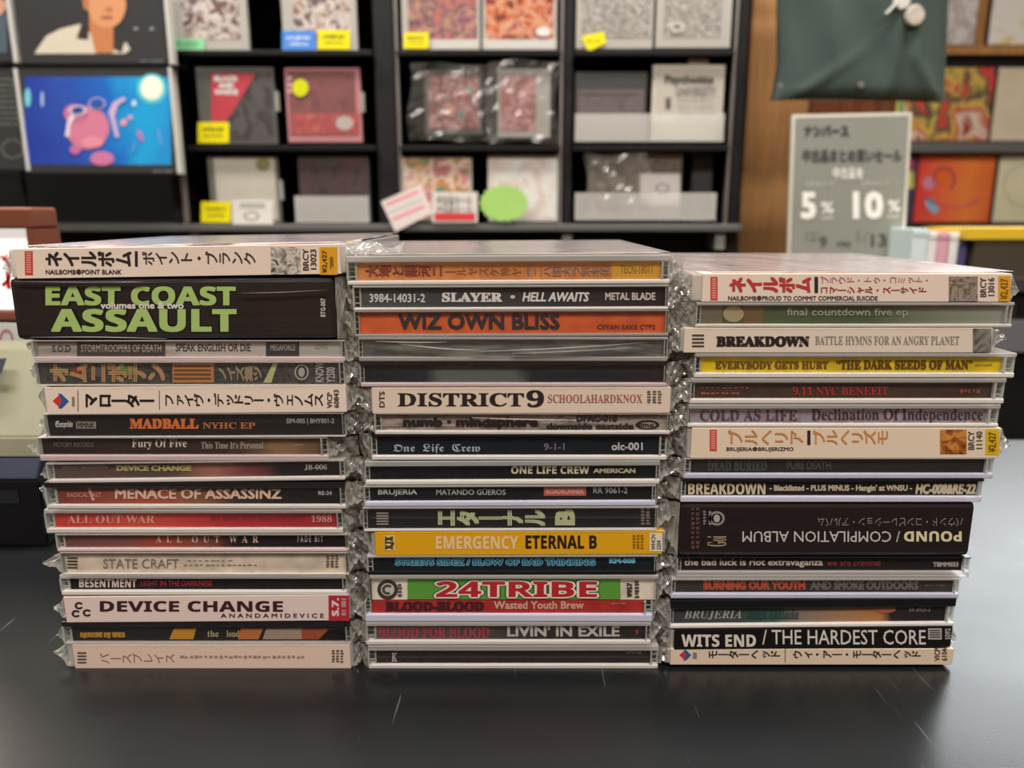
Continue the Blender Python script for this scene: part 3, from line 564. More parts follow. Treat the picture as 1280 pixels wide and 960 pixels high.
cd(GM, 'green spine with big red white-outlined letters and cream ends', (718.8, 724, 751.5, 752), (462, 464, 820, 823), '#dcd2c0', prints=p, flaps=(4, 5))
def p(c, f):
    text(c, 'BLOOD-BLOOD', f, (481, 753.5, 605, 766), '#46161c', 's', 0, .05, 2); text(c, 'Wasted Youth Brew', f, (617, 753, 730, 763), '#d8a898', 'm', 0, .025, 2); dashes(c, f, 765, 755, 784, 757, '#c88878', 2, 6)
cd(GM, 'red disc case with dark and typewriter lettering, under the green-spined one', (752.2, 752.6, 768, 777.5), (456, 464, 805, 816), '#a8302c', prints=p, bot='b', flaps=(5, 5))
def p(c, f):
    text(c, 'BLOOD FOR BLOOD', f, (472, 785.5, 612, 800), '#a03c48', 's', 0, .03, 2); text(c, "LIVIN' IN EXILE", f, (634, 784, 775, 797.5), '#c8c4bc', 'n', 0, .03, 2); dashes(c, f, 795, 787, 799, 795, '#8a4038', 2, 1)
cd(GM, 'grey disc case with dark red and white lettering, second from bottom of middle stack', (777.8, 783, 801, 806.5), (457, 470, 807, 814), grad([(0, '#5c5854'), (.35, '#4c4844'), (.6, '#302c2a'), (1, '#241e1e')], -.058, .058), prints=p, flaps=(4, 4), film=1)
def p(c, f):
    text(c, 'K', f, (489, 818, 496, 829), '#b0a8a8', 's', 0, .02, 2); rect(c, f, 470, 823, 812, 823.5, '#6a5c5c', 1, 'fine_line'); dashes(c, f, 784, 816, 804, 819, '#8a8080', 2, 6)
cd(GM, 'plain dark brown disc case with one tiny letter mark, bottom of the middle stack', (806.8, 814, 831, 836.5), (460, 470, 813, 823), '#2a2020', prints=p, flaps=(3, 4), film=1)

# ---------------------------------------------------------------- right stack
def p(c, f):
    rect(c, f, 888, 346, 897, 375.5, '#c8503c', 1, 'red_label'); bars(c, f, 890, 348, 895, 374, 9, '#e8a090', 2)
    text(c, 'ネイルボム', f, (912, 346, 1014, 366), '#b83c3c', 'n', 'v', .045, 2); rect(c, f, 1018, 346, 1022.5, 366, '#2c2c2c', 2, 'lettering')
    text(c, 'プラウド・トゥ・コミット・', f, (1026, 345, 1160, 354), '#c08080', 'n', 'v', .01, 2); text(c, 'コマーシャル・スーサイド', f, (1026, 358, 1158, 367), '#a04848', 'n', 'v', .02, 2)
    text(c, 'NAILBOMB●PROUD TO COMMIT COMMERCIAL SUICIDE', f, (910, 369.5, 1097, 375.5), '#4a3838', 'b', 0, 0, 2)
    rect(c, f, 1186, 345.5, 1222, 376.5, art(['#6a5c60', '#a09088', '#5c5440', '#c0b0a8'], 260, 8), 2, 'picture'); text(c, 'BRCY\n13016', f, (1225, 347, 1243, 371), '#5a4a48', 'b', 90, 0, 2)
    rect(c, f, 1248, 345, 1263, 376.5, '#d8a030', 2, 'price_label'); text(c, '¥2,427', f, (1250, 348, 1261, 374), '#8a6018', 'b', 90, 0, 3)
t, fr, bx = cd(GR, 'cream-strip disc case with red katakana, topmost of the right stack', (342, 344, 377, 377.5), (865, 878, 1263, 1266), CR, obi=True, prints=p, flaps=(6, 3), flapdroop=(2, 0),
   cover=art(['#d8a8b0', '#c0b8b0', '#b8887c', '#e0c8cc', '#a8b0a8'], 22, 9))
def p(c, f):
    ring(c, f, 918, 393, 13, 10, '#a89878', 0, 1, 'printed_face'); rect(c, f, 877, 383, 904, 405, '#6a6450', 1, 'colour_band'); rect(c, f, 931, 383, 955, 405, '#6a5838', 1, 'colour_band')
    text(c, 'final countdown five ep', f, (985, 385.5, 1137, 398), '#9aa890', 'm', 0, .01, 2)
cd(GR, 'green-grey disc case with faint typewriter lettering, second down the right stack', (377.8, 382.5, 405, 409.5), (870, 877, 1257, 1267), grad([(0, '#4c5440'), (.25, '#4a5a3c'), (.55, '#4a5840'), (.75, '#787c6c'), (1, '#94988c')], -.06, .06, noise=.1), prints=p, flaps=(6, 0), film=1)
def p(c, f):
    bars(c, f, 865, 418, 880, 436, 4, '#4a4440', 2); text(c, 'BREAKDOWN', f, (895, 420, 1012, 433.5), '#2c2624', 's', 0, .05, 2); text(c, 'BATTLE HYMNS FOR AN ANGRY PLANET', f, (1019, 420, 1199, 431), '#8a8478', 's', 0, 0, 2)
    rect(c, f, 1216, 410.5, 1239, 440, art(['#2a2a2a', '#8a8880', '#5a5450'], 180, 11), 2, 'picture')
cd(GR, 'cream disc strip with black serif title, above the yellow one in the right stack', (409.8, 410.5, 440.5, 441), (850, 855, 1239, 1243), '#dccebc', obi=True, prints=p, flaps=(4, 10))
def p(c, f):
    text(c, 'EVERYBODY GETS HURT', f, (895, 452, 1037, 462), '#6a4c14', 's', 0, .03, 2); text(c, '“THE DARK SEEDS OF MAN”', f, (1047, 450.5, 1218, 462.5), '#5c4010', 's', 0, .03, 2); dashes(c, f, 1222, 455, 1243, 458, '#a08020', 2, 7)
cd(GR, 'yellow disc case with small brown capitals, fourth down the right stack', (441.3, 447, 466, 472.5), (868, 877, 1254, 1270), '#ccb020', prints=p, flaps=(5, 0))
def p(c, f):
    text(c, '9.11 NYC BENEFIT', f, (992, 484, 1112, 495), '#a03030', 's', 0, .01, 2); dashes(c, f, 875, 484, 940, 487, '#704040', 2, 9); dashes(c, f, 876, 491, 928, 494, '#a05838', 2, 8, seed=2); dashes(c, f, 1202, 486, 1228, 493, '#8a4838', 2, 5)
cd(GR, 'dark brown disc case with red serif lettering, under the yellow one', (472.8, 479, 498.5, 505), (863, 869, 1242, 1257), '#43342c', prints=p, flaps=(5, 0))
def p(c, f):
    text(c, 'COLD AS LIFE', f, (876, 513, 998, 527), '#4c3e48', 's', 0, -.01, 2); text(c, 'Declination Of Independence', f, (1016, 511.5, 1231, 530), '#3c3038', 's', 0, -.008, 2)
cd(GR, 'mauve-grey disc case with long dark serif lettering, sixth down the right stack', (505.3, 511.5, 529.5, 534.5), (860, 864, 1235, 1250), art(['#857c88', '#948c98', '#8a7278', '#a8a0a4'], 200, 12), prints=p, flaps=(5, 0))
def p(c, f):
    rect(c, f, 887, 537, 896, 564, '#c8504c', 1, 'red_label'); bars(c, f, 889, 539, 894, 562, 8, '#e8a090', 2)
    text(c, 'ブルヘリア', f, (910, 537, 1004, 556), '#c8884c', 'n', 'v', .015, 2); rect(c, f, 1009, 538, 1013, 556, '#3c2430', 2, 'lettering'); text(c, 'ブルヘリズモ', f, (1016, 537, 1110, 556), '#c8884c', 'n', 'v', .015, 2)
    text(c, 'BRUJERIA●BRUJERIZMO', f, (908, 558.5, 992, 565), '#4a3838', 'b', 0, 0, 2)
    rect(c, f, 1175, 537, 1208, 567.5, art(['#3a2418', '#a05c28', '#d09040', '#4a3020'], 220, 13), 2, 'picture'); text(c, 'BRCY\n11140', f, (1210, 539, 1228, 562), '#5a4a48', 'b', 90, 0, 2)
    rect(c, f, 1232, 536.5, 1249, 568.5, '#d8b020', 2, 'price_label'); text(c, '¥2,427', f, (1235, 540, 1246, 565), '#6a5010', 'b', 90, 0, 3)
cd(GR, 'cream-strip disc case with orange katakana, midway down the right stack', (534.8, 535.5, 569, 573), (859, 864, 1249, 1252), '#e2d0b8', obi=True, prints=p, flaps=(4, 8))
def p(c, f):
    text(c, 'DEAD BURIED', f, (885, 577, 960, 590), '#3c4444', 's', 0, .03, 2); text(c, 'PURE DEATH', f, (985, 578, 1040, 588), '#4a4440', 'b', 0, 0, 2)
cd(GR, 'near-black disc case with almost unreadable lettering, under the orange katakana strip', (573.2, 574, 592, 598.5), (855, 864, 1232, 1243), '#201c20', prints=p, bot='b', flaps=(4, 0), film=1)
def p(c, f):
    text(c, 'BREAKDOWN', f, (861, 605, 958, 619.5), '#d0c0a0', 'B', 0, .012, 2); text(c, "- Blacklisted - PLUS MINUS - Hangin' at WNSU -", f, (963, 607, 1142, 617), '#c8b8a0', 'b', 0, .02, 2); text(c, 'HC-008&RE-22', f, (1146, 605.5, 1222, 619), '#c8bca0', 'bi', 0, .03, 2)
cd(GR, 'black disc case packed end to end with narrow cream lettering, ninth down the right stack', (598.8, 602, 620.5, 628), (851, 858, 1223, 1229), '#201a18', prints=p, top='k', bot='b', flaps=(5, 0))
def p(c, f):
    text(c, 'POUND', f, (1130, 664, 1202, 677), '#d8d0a8', 'B', 180, .012, 2); text(c, '/ COMPILATION ALBUM', f, (928, 664, 1125, 677.5), '#c8c4c0', 'n', 180, 0, 2)
    text(c, 'パウンド・コンピレーション・アルバム', f, (1022, 647, 1204, 658), '#8a8484', 'n', 180, 0, 2)
    ring(c, f, 896, 648, 10, 9, '#8a8884', .7, 2); ring(c, f, 896, 648, 4, 5, '#a8a49c', 0, 2); rect(c, f, 886, 639, 889, 656, '#8a8884', 2, 'emblem')
    vdashes(c, f, 879, 638, 884, 657, '#7a7874', 2, 1, 5); text(c, 'Goi', f, (884, 670, 908, 683), '#a89878', 's', 90, 0, 2); vdashes(c, f, 864, 634, 876, 687, '#5c4038', 2, 2, 9, seed=4)
pdb = mat('#221b1c', .26, .5, coat=.4, bump=.2, bscale=30, stretch=(.6, 1, 6))
cd(GR, 'thick black disc box with upside-down white lettering, in the lower half of the right stack', (628.3, 629, 696, 696.5), (849, 849, 1215, 1217), BK, box_mat=pdb, prints=p, flaps=(6, 0))
def p(c, f):
    text(c, 'the bad luck is riot extravaganza', f, (856, 700, 1030, 711), '#c8bca8', 'm', 0, .02, 2); text(c, 'we are criminal', f, (1035, 701, 1102, 709), '#7a3030', 'b', 0, 0, 2); text(c, 'TBMM033', f, (1168, 704, 1200, 710), '#a8a09c', 'b', 0, .03, 2)
cd(GR, 'thin black disc case with childlike cream then red lettering, under the thick black box', (696.8, 698, 714.5, 722), (846, 852, 1204, 1213), '#1c1819', prints=p, bot='e', flaps=(4, 0), top='k')
def p(c, f):
    text(c, 'BURNING OUR YOUTH', f, (880, 727.5, 1008, 739), '#b84c34', 'm', 0, .09, 2); text(c, 'AND SMOKE OUTDOORS', f, (1014, 727.5, 1150, 739), '#6c6460', 'm', 0, .07, 2); dashes(c, f, 1158, 732, 1185, 735, '#5a5450', 2, 6)
cd(GR, 'dark grey disc case with blocky orange then grey lettering, twelfth down the right stack', (722.3, 726, 742, 748.5), (839, 845, 1193, 1200), '#332e2c', prints=p, bot='b', flaps=(5, 0), film=1)
def p(c, f):
    text(c, 'BRUJERIA', f, (856, 764.5, 928, 776.5), '#a0a4a4', 'i', 0, 0, 2); text(c, 'Raza Odiada', f, (935, 763, 1000, 777), '#24403c', 'i', 0, 0, 2)
    ring(c, f, 1108, 763, 14, 5, '#b0604c', 0, 2, 'picture'); text(c, 'RR 8923-2', f, (1138, 761, 1165, 766), '#8a8484', 'b', 0, 0, 2)
cd(GR, 'grey disc case fading through teal to orange, third from the bottom of the right stack', (748.8, 760, 779.5, 784.5), (838, 843, 1184, 1194), grad([(0, '#3c3e40'), (.23, '#404446'), (.28, '#34544c'), (.36, '#3c5850'), (.42, '#7c7870'), (.6, '#a07c60'), (.76, '#b07848'), (.8, '#2c2226'), (1, '#201c20')], -.056, .056, noise=.05), prints=p, top='k', flaps=(5, 0), slope=.010)
def p(c, f):
    text(c, 'WITS END', f, (852, 793, 945, 808.5), '#d8d0c4', 'B', 0, .012, 2); text(c, '/ THE HARDEST CORE', f, (953, 787, 1157, 805.5), '#d4d0c8', 'n', 0, .004, 2)
    rect(c, f, 1160, 785, 1177, 799, '#a8a8a0', 2, 'emblem'); bars(c, f, 1162, 787, 1175, 798, 4, '#3a3a38', 3); text(c, '5092', f, (1181, 785, 1188, 799), '#b0aca4', 'b', 90, 0, 2)
cd(GR, 'black disc strip with large plain white capitals, second from the bottom of the right stack', (784.8, 786, 810.3, 810.8), (838, 843, 1189, 1191), '#151315', obi=True, prints=p, flaps=(4, 2), slope=.012)
def p(c, f):
    jlogo(c, f, 849, 813, 864, 824); dashes(c, f, 866, 813, 872, 824, '#8a7c70', 2, 1)
    text(c, 'モーターヘッド', f, (886, 812.5, 975, 823), '#2a2422', 'n', 'v', .02, 2); rect(c, f, 981, 811, 981.8, 828, '#4a4040', 2); text(c, 'ウィ・アー・モーターヘッド', f, (991, 812.5, 1151, 823), '#2a2422', 'n', 'v', .02, 2)
    text(c, 'VICP\n61041', f, (1168, 808, 1184, 826), '#4a4240', 'b', 90, 0, 2)
cd(GR, 'cream disc strip with black katakana and blue emblem, bottom of the right stack', (811, 811.5, 829.5, 831), (834, 838, 1191, 1193), '#dcc8b0', obi=True, prints=p, flaps=(5, 0))

# ================================================================ BLACK DISPLAY SHELF
YS = 1.36
blk = mat('#08080a', .5, .3); blk2 = mat('#1a1b1d', .45, .3); slv = mat('#a8a8a4', .3, .5, .7)
def pbox(name, m, parent, u0, v0, u1, v1, Y, th, bev=0, dy=0):
    """box whose front face lies at distance Y and covers this part of the view; it is th deep"""
    org = parent.location if parent else Vector((0, 0, 0))
    um, vm = (u0 + u1) / 2, (v0 + v1) / 2
    a = P(u0, vm, Y).x; b = P(u1, vm, Y).x; z0 = P(um, v1, Y).z; z1 = P(um, v0, Y).z
    return box(name, m, parent, a - org.x, b - org.x, Y - org.y, Y + th - org.y, z0 - org.z, z1 - org.z, bev)
def xat(u, Y, v=150): return P(u, v, Y).x
sh = thing('display_shelf', (xat(480, YS), YS, -.88), 'tall black metal display shelf with silver slotted strips', 'shelf')
so = sh.location
ZB = P(640, 283, YS).z
for nm, u0, u1 in (('upright', 206, 217), ('upright', 470, 496), ('upright', 704, 716), ('upright', 917, 930), ('upright', -260, -235)):
    box(nm, blk2, sh, xat(u0, YS) - so.x, xat(u1, YS) - so.x, 0, .2, 0, 1.49, .002)
for u in (499, 701, 913, 222):
    st = box('slotted_strip', slv, sh, xat(u - 1.5, YS) - so.x, xat(u + 1.5, YS) - so.x, -.006, .01, ZB + .88, 1.49)
box('back_board', mat('#0c0c0e', .6), sh, xat(-260, YS) - so.x, xat(930, YS) - so.x, .19, .2, 0, 1.49)
for v in (-50, 65.5, 183):
    z = P(640, v, YS).z - so.z; vz = P(640, v + 7, YS).z - so.z
    for a, b in ((236, 470), (500, 700), (716, 910)):
        box('shelf_board', blk, sh, xat(a, YS) - so.x, xat(b, YS) - so.x, -.02, .19, vz, z, .001)
z1 = P(640, 280, YS).z - so.z; z0 = P(640, 289, YS).z - so.z
box('bottom_board', mat('#5c5c5a', .4, .4), sh, xat(-260, YS) - so.x, xat(930, YS) - so.x, -.03, .19, z0, z1, .002)
box('kick_panel', mat('#0e0e10', .6), sh, xat(-260, YS) - so.x, xat(930, YS) - so.x, .05, .06, 0, z0)
for u in (237, 485, 710, 905):
    box('bracket', mat('#8a8a86', .4, .4), sh, xat(u - 6, YS) - so.x, xat(u + 6, YS) - so.x, -.02, .04, z0 - .03, z0)
# discs on display
GD = 'cd cases on the black display shelf'
def frame_at(Y, org):
    def f(u, v, layer=1):
        w = P(u, v, Y); return Vector((w.x - org.x, w.y - org.y - layer * .0003, w.z - org.z))
    return f
def disp(label, u0, v0, u1, v1, cover, Y=YS - .005, case=None, prints=None, inset=(6, 3, 4, 8), tab=True, th=.0104):
    b = P((u0 + u1) / 2, v1, Y); t = thing('cd_case', (b.x, Y, b.z), label, 'cd', GD)
    pbox('case', case or mat('#6a6c68', .25, .5, coat=.3), t, u0, v0, u1, v1, Y + .0005, th, .0008)
    f = frame_at(Y, t.location)
    c = pbox('cover', cover, t, u0 + inset[0], v0 + inset[1], u1 - inset[2], v1 - inset[3], Y, .0005)
    pbox('clear_front', TOPP, t, u0, v0, u1, v1, Y - .0022, .0004)
    if tab: pbox('hanging_tab', mat('#9a9c94', .3), t, u1, v0 + 30, u1 + 4, v0 + 55, Y + .001, .008)
    if prints: prints(t, c, f)
    return t
def sticker(t, f, u0, v0, u1, v1, color='#e8dc10', ink='#4a4820', layer=9, name='price_sticker'):
    c = rect(t, f, u0, v0, u1, v1, color, layer, name)
    h = v1 - v0; w = u1 - u0
    dashes(c, f, u0 + w * .15, v0 + h * .25, u1 - w * .15, v0 + h * .45, ink, layer + 1, 6, seed=int(u0)); dashes(c, f, u0 + w * .2, v0 + h * .6, u1 - w * .2, v0 + h * .72, ink, layer + 1, 7, seed=int(u1))
grey = mat('#c0beb6', .3, .5, coat=.3); drk = mat('#34383a', .3, .5, coat=.3); pk = mat('#c8868c', .3, .5, coat=.3)
disp('pale disc case with brown figures and a green sticker, beside the portrait panel', 213, -33, 308, 63, art(['#6a4c50', '#9a8078', '#e8e0d8', '#5c5058', '#8c5c50'], 55, 21), case=grey, inset=(14, 3, 10, 14), tab=False,
     prints=lambda t, c, f: sticker(t, f, 215, 49, 256, 63, '#8cd8a0', '#3c7850'))
disp('disc in pale case with brown figures and blue and yellow stickers', 352, -33, 445, 64, art(['#6a4c50', '#a07c68', '#e8e0d8', '#5c5058', '#9c5c50'], 55, 22), case=grey, inset=(14, 3, 8, 14), tab=False,
     prints=lambda t, c, f: (sticker(t, f, 353, 39, 395, 64, '#4c88d8', '#e8f0ff'), sticker(t, f, 398, 38, 438, 62)))
disp('disc with pink and tan picture and a yellow sticker at its lower left, upper shelf', 502, -34, 600, 62, art(['#a04c60', '#b87c54', '#c06c78', '#5c4c58', '#c8987c', '#8c5070'], 45, 23), case=grey, inset=(8, 3, 4, 13), tab=False,
     prints=lambda t, c, f: sticker(t, f, 505, 41, 536, 61))
disp('disc with red and orange crowded picture, upper shelf left of the slotted post', 603, -34, 696, 62, art(['#c02c2c', '#4c2c28', '#d86c38', '#e0b090', '#a03438', '#e07040'], 50, 24), case=grey, inset=(4, 3, 4, 13), tab=False,
     prints=lambda t, c, f: ring(t, f, 679, 40, 9, 6, '#d8d4d0', 0, 9, 'round_sticker'))
bw = ['#2a2a28', '#c8c4bc', '#44423e', '#e0dcd4', '#5a5850', '#b8b4ac']
disp('disc with dense black and white drawing and a tilted yellow sticker', 721, -34, 817, 61, art(bw, 130, 25, detail=5), case=grey, inset=(6, 3, 3, 13), tab=False,
     prints=lambda t, c, f: (poly(t, f, [(726, 46), (755, 40), (758, 54), (735, 65)], '#e8dc10', 9, 'price_sticker'), dashes(t, f, 733, 50, 750, 53, '#6a6420', 10, 5)))
disp('disc with dense black and white drawing and no sticker, by the wooden pillar', 821, -34, 915, 60, art(bw, 130, 26, detail=5), case=grey, inset=(10, 3, 12, 13), tab=False,
     prints=lambda t, c, f: ring(t, f, 846, 34, 9, 7, '#c8c4bc', .6, 9, 'round_mark'))
def q(t, c, f):
    poly(c, f, [(264, 92), (320, 92), (285, 150), (268, 160), (264, 160)], '#c83c4c', 3, 'red_triangle')
    for i, w in enumerate(('BLACK', 'AND', 'WHITE')): text(c, w, f, (268 + (i == 1) * 5, 95 + i * 8.5, 298 - (i == 1) * 5, 102 + i * 8.5), '#e8e4e4', 'b', 0, .06, 5)
    sticker(t, f, 248, 153, 287, 179)
disp('disc with red corner triangle over grey photograph, middle shelf', 248, 84, 344, 180, art(['#3c3c42', '#58585c', '#2c2c30', '#5c4450'], 40, 27), case=mat('#5c605c', .3, .5, coat=.3), inset=(17, 6, 3, 5), prints=q)
def q(t, c, f):
    rect(c, f, 364, 142, 449, 168, art(['#c85c50', '#a84850', '#d07c60'], 50, 29), 3, 'picture'); ring(t, f, 376, 110, 10, 11, '#ccd010', 0, 9, 'round_sticker'); ring(c, f, 431, 154, 11, 9, '#c0b4b0', 0, 5, 'printed_shape')
    for y in (96, 104, 112): rect(c, f, 360, y, 365, y + 4, '#e8c0c0', 4, 'lettering')
disp('disc with maroon picture, pink edges and a round yellow sticker', 358, 85, 451, 178, art(['#7c4448', '#8c5458', '#704044'], 30, 28), case=pk, inset=(3, 3, 6, 10), prints=q)
BAG = plastic('bag_film', .02, .05, .7, hazecol='#e6e6de', rough=.15, bump=.4, bscale=(60, 60, 60), dist=.004)
def bag(t, u0, v0, u1, v1, Y, seed):
    org = t.location
    def fn(i, j):
        r2 = math.sin(seed + 5 * i + 3 * j)
        w = P(u0 + (u1 - u0) * i + 3 * math.sin(j * 6 + seed), v1 + (v0 - v1) * j + 2 * math.sin(i * 7 + seed), Y - .004 - .005 * abs(r2))
        return w - org
    sheet(t, fn, 10, 10, seed, .004, (1.5, .8), m=BAG, name='clear_bag')
t = disp('disc with pink and green picture in a crumpled clear bag, middle shelf centre', 531, 88, 602, 168, art(['#5c8c7c', '#c0787c', '#4c3430', '#c89498', '#a07c38'], 45, 30), case=mat('#4c4c48', .3), tab=False, inset=(5, 6, 3, 8)); bag(t, 512, 80, 624, 176, YS - .012, 3)
t = disp('disc with pinkish picture in a crumpled clear bag, beside the slotted post', 622, 86, 688, 172, art(['#b06c74', '#8c5c50', '#c89498', '#6c4c48'], 45, 31), case=mat('#a8a8a0', .3), tab=False, inset=(3, 8, 18, 8)); bag(t, 608, 76, 697, 178, YS - .016, 8)
def q(t, c, f):
    rect(c, f, 723, 92, 806, 110, '#344042', 3)
    bars(c, f, 726, 116, 800, 120, 1, '#5c5054', 3)
disp('grey-brown disc behind a white clear holder edge, right part of the middle shelf', 719, 90, 808, 176, art(['#5c5456', '#6c6264', '#584a4c'], 40, 32), case=drk, tab=False, inset=(3, 2, 3, 8), prints=q)
def q(t, c, f):
    text(c, 'Psychotics', f, (831, 94, 892, 107), '#4a4844', 'n', 0, .04, 5); text(c, 'UNIVERSITY', f, (845, 108, 895, 120), '#8a8680', 'b', 0, .0, 5)
    for i in range(4): dashes(c, f, 848, 124 + i * 8, 892, 126 + i * 8, '#9a968c', 5, 7, seed=i)
    rect(t, f, 860, 74, 886, 83, '#c8c4b8', 0, 'hanging_tab')
    rect(c, f, 832, 122, 838, 136, '#5a5854', 4, 'printed_shape')
disp('whitish disc with scribbled dark title, middle shelf by the wooden pillar', 815, 81, 904, 176, mat('#c8c2b8', .4), case=mat('#d4d0c4', .3, .5), tab=False, inset=(4, 4, 3, 6), prints=q)
def q(t, c, f):
    ring(c, f, 329, 205, 9, 8, '#8a8c50', 0, 4, 'round_sticker'); rect(t, f, 291, 250, 342, 280, '#d8d6ce', 8, 'paper_slip'); bars(t, f, 300, 254, 332, 262, 2, '#9a9a94', 9, name='sketch'); ring(t, f, 315, 270, 10, 6, '#9a9a94', .7, 9, 'sketch'); sticker(t, f, 252, 252, 289, 278)
disp('white disc with olive round sticker and a paper slip, lowest shelf', 262, 195, 349, 279, mat('#ccc8ba', .4, var=.05), case=mat('#6c6e64', .3, .5), inset=(8, 2, 4, 4), prints=q)
t = disp('black disc in a silvery holder, lowest shelf', 374, 195, 462, 270, art(['#1c1a1c', '#2c2a2c', '#4c2c34', '#343a38', '#161618'], 40, 34), case=drk, tab=False, inset=(2, 2, 2, 2))
t = disp('disc with green, orange and pink picture behind two small signs, lowest shelf', 503, 196, 590, 276, art(['#4c9080', '#d08c40', '#e8dcc8', '#c86c78', '#70905c'], 45, 35), case=grey, tab=False, inset=(3, 2, 3, 4))
t = disp('white disc with faint pale picture and a lime scalloped tag before it', 610, 194, 697, 277, art(['#e8e4dc', '#f0f0ec', '#e0d0c8', '#dcd8d8'], 30, 36), case=mat('#dcdcd8', .3), tab=False, inset=(3, 2, 3, 3))
t = disp('dark photographic disc in a shiny clear bag, lowest shelf at right', 734, 192, 852, 272, art(['#3c3834', '#6c645c', '#4c4640', '#8a8074'], 50, 37), case=drk, tab=False, inset=(2, 2, 2, 2),
         prints=lambda t, c, f: (rect(t, f, 800, 217, 850, 257, '#c4bebc', 3, 'paper_slip'), ring(t, f, 828, 235, 9, 6, '#8a8488', .7, 4, 'sketch')))
bag(t, 732, 193, 812, 262, YS - .014, 5)
# acrylic holders, labels and tags
def holder(label, u0, v0, u1, v1, Y=YS - .022):
    b = P((u0 + u1) / 2, v1, Y); t = thing('clear_holder', (b.x, Y, b.z), label, 'holder', 'clear plastic disc holders on the shelf')
    pbox('lip', ACRY, t, u0, v0, u1, v1, Y, .0015, .0004); pbox('shelf_foot', ACRY, t, u0, v1 - 3, u1, v1, Y + .002, .022)
    for u in (u0, u1 - 2): pbox('side', ACRY, t, u, v0, u + 2, v1, Y + .002, .02)
holder('clear holder lip under the grey-brown disc, left half of the pair', 719, 142, 811, 177)
holder('clear holder lip under the whitish scribbled disc', 812, 142, 905, 177)
holder('wide clear holder before the bagged disc on the lowest shelf', 719, 241, 895, 275)
holder('silvery clear holder around the black disc', 369, 245, 461, 278)
holder('narrow clear holder under the pink and tan disc on the upper shelf', 538, 49, 600, 62)
holder('narrow clear holder under the red and orange disc', 603, 49, 696, 62)
def card(name, label, cat, pts, Y, color, prints=None, th=.0012, group=None):
    o = P(pts[0][0], pts[0][1], Y); f = frame_at(Y, o); bm = bmesh.new()
    a = [bm.verts.new(f(u, v, 0)) for u, v in pts]; b = [bm.verts.new(f(u, v, 0) + Vector((0, th, 0))) for u, v in pts]
    bm.faces.new(a); bm.faces.new(b[::-1]); n = len(pts)
    for i in range(n): bm.faces.new((a[i], b[i], b[(i + 1) % n], a[(i + 1) % n]))
    bmesh.ops.recalc_face_normals(bm, faces=bm.faces)
    ob = done(name, bm, color if not isinstance(color, str) else mat(color, .5, .3), None, o); tag(ob, label, cat, group)
    if prints: prints(ob, f)
    return ob
def q(c, f):
    for i in range(3):
        x, y = 483 + i * 4, 253 + i * 9
        poly(c, f, [(x, y + 5), (x + 40, y - 12), (x + 39, y - 16), (x - 1, y + 1)], ('#e8a0a8', '#c8d0c8', '#e8a0a8')[i], 1, 'printed_line')
card('shelf_label', 'pink and white label tilted before the green and orange disc', 'label', [(476, 252), (526, 230), (541, 266), (494, 290)], YS - .035, '#e0d4d0', q)
def q(c, f):
    rect(c, f, 543, 266, 594, 276, '#cc4444', 1); text(c, '中古品セール', f, (546, 244, 590, 256), '#8a8684', 'n', 0, .02, 2); text(c, '中古品セール', f, (546, 257, 590, 265), '#8a8684', 'n', 0, .02, 2)
card('shelf_label', 'white label with red lower band, upright beside the tilted pink one', 'label', [(540, 278), (597, 278), (597, 240), (540, 240)], YS - .034, '#d8d2cc', q)
card('scalloped_tag', 'lime green scalloped tag in front of the white disc', 'tag', [(630 + (30 + 1.6 * (-1) ** i) * math.cos(i * math.pi / 18), 254 + (22.5 + 1.4 * (-1) ** i) * math.sin(i * math.pi / 18)) for i in range(36)], YS - .033, mat('#a4d070', .5, var=.06, vscale=20))
t = thing('storage_case', P(876, 279, YS + .02), 'dark grey upright storage case at the right end of the lowest shelf', 'case')
pbox('body', mat('#3c3c3e', .4), t, 864, 197, 890, 279, YS + .02, .05, .002); pbox('lid', mat('#2c2c30', .4), t, 864, 191, 890, 196.5, YS + .02, .05, .001)

# ================================================================ PHOTO PANELS AT LEFT
YP = 1.30
def panel(label, u0, v0, u1, v1, bg, prints, edge=True):
    b = P((u0 + u1) / 2, v1, YP); t = thing('photo_panel', b, label, 'picture', 'photo panels in the rack at left')
    s = pbox('board', mat('#38393a', .35, .4), t, u0, v0, u1, v1, YP, .012, .001); f = frame_at(YP, b)
    if edge: pbox('white_edge', mat('#d8d8d0', .4), t, u1, v0, u1 + 3, v1, YP - .004, .02)
    prints(s, f)
    pbox('caption_rail', mat('#232526', .4), t, u0, v1 - 2, u1, v1, YP - .0025, .0025)
    return t
def ell(c, f, cu, cv, ru, rv, m, layer, rot=0, n=24, name='printed_shape'):
    a = math.radians(rot); poly(c, f, [(cu + ru * math.cos(t) * math.cos(a) - rv * math.sin(t) * math.sin(a), cv + ru * math.cos(t) * math.sin(a) + rv * math.sin(t) * math.cos(a)) for t in [-2 * math.pi * i / n for i in range(n)]], m, layer, name)
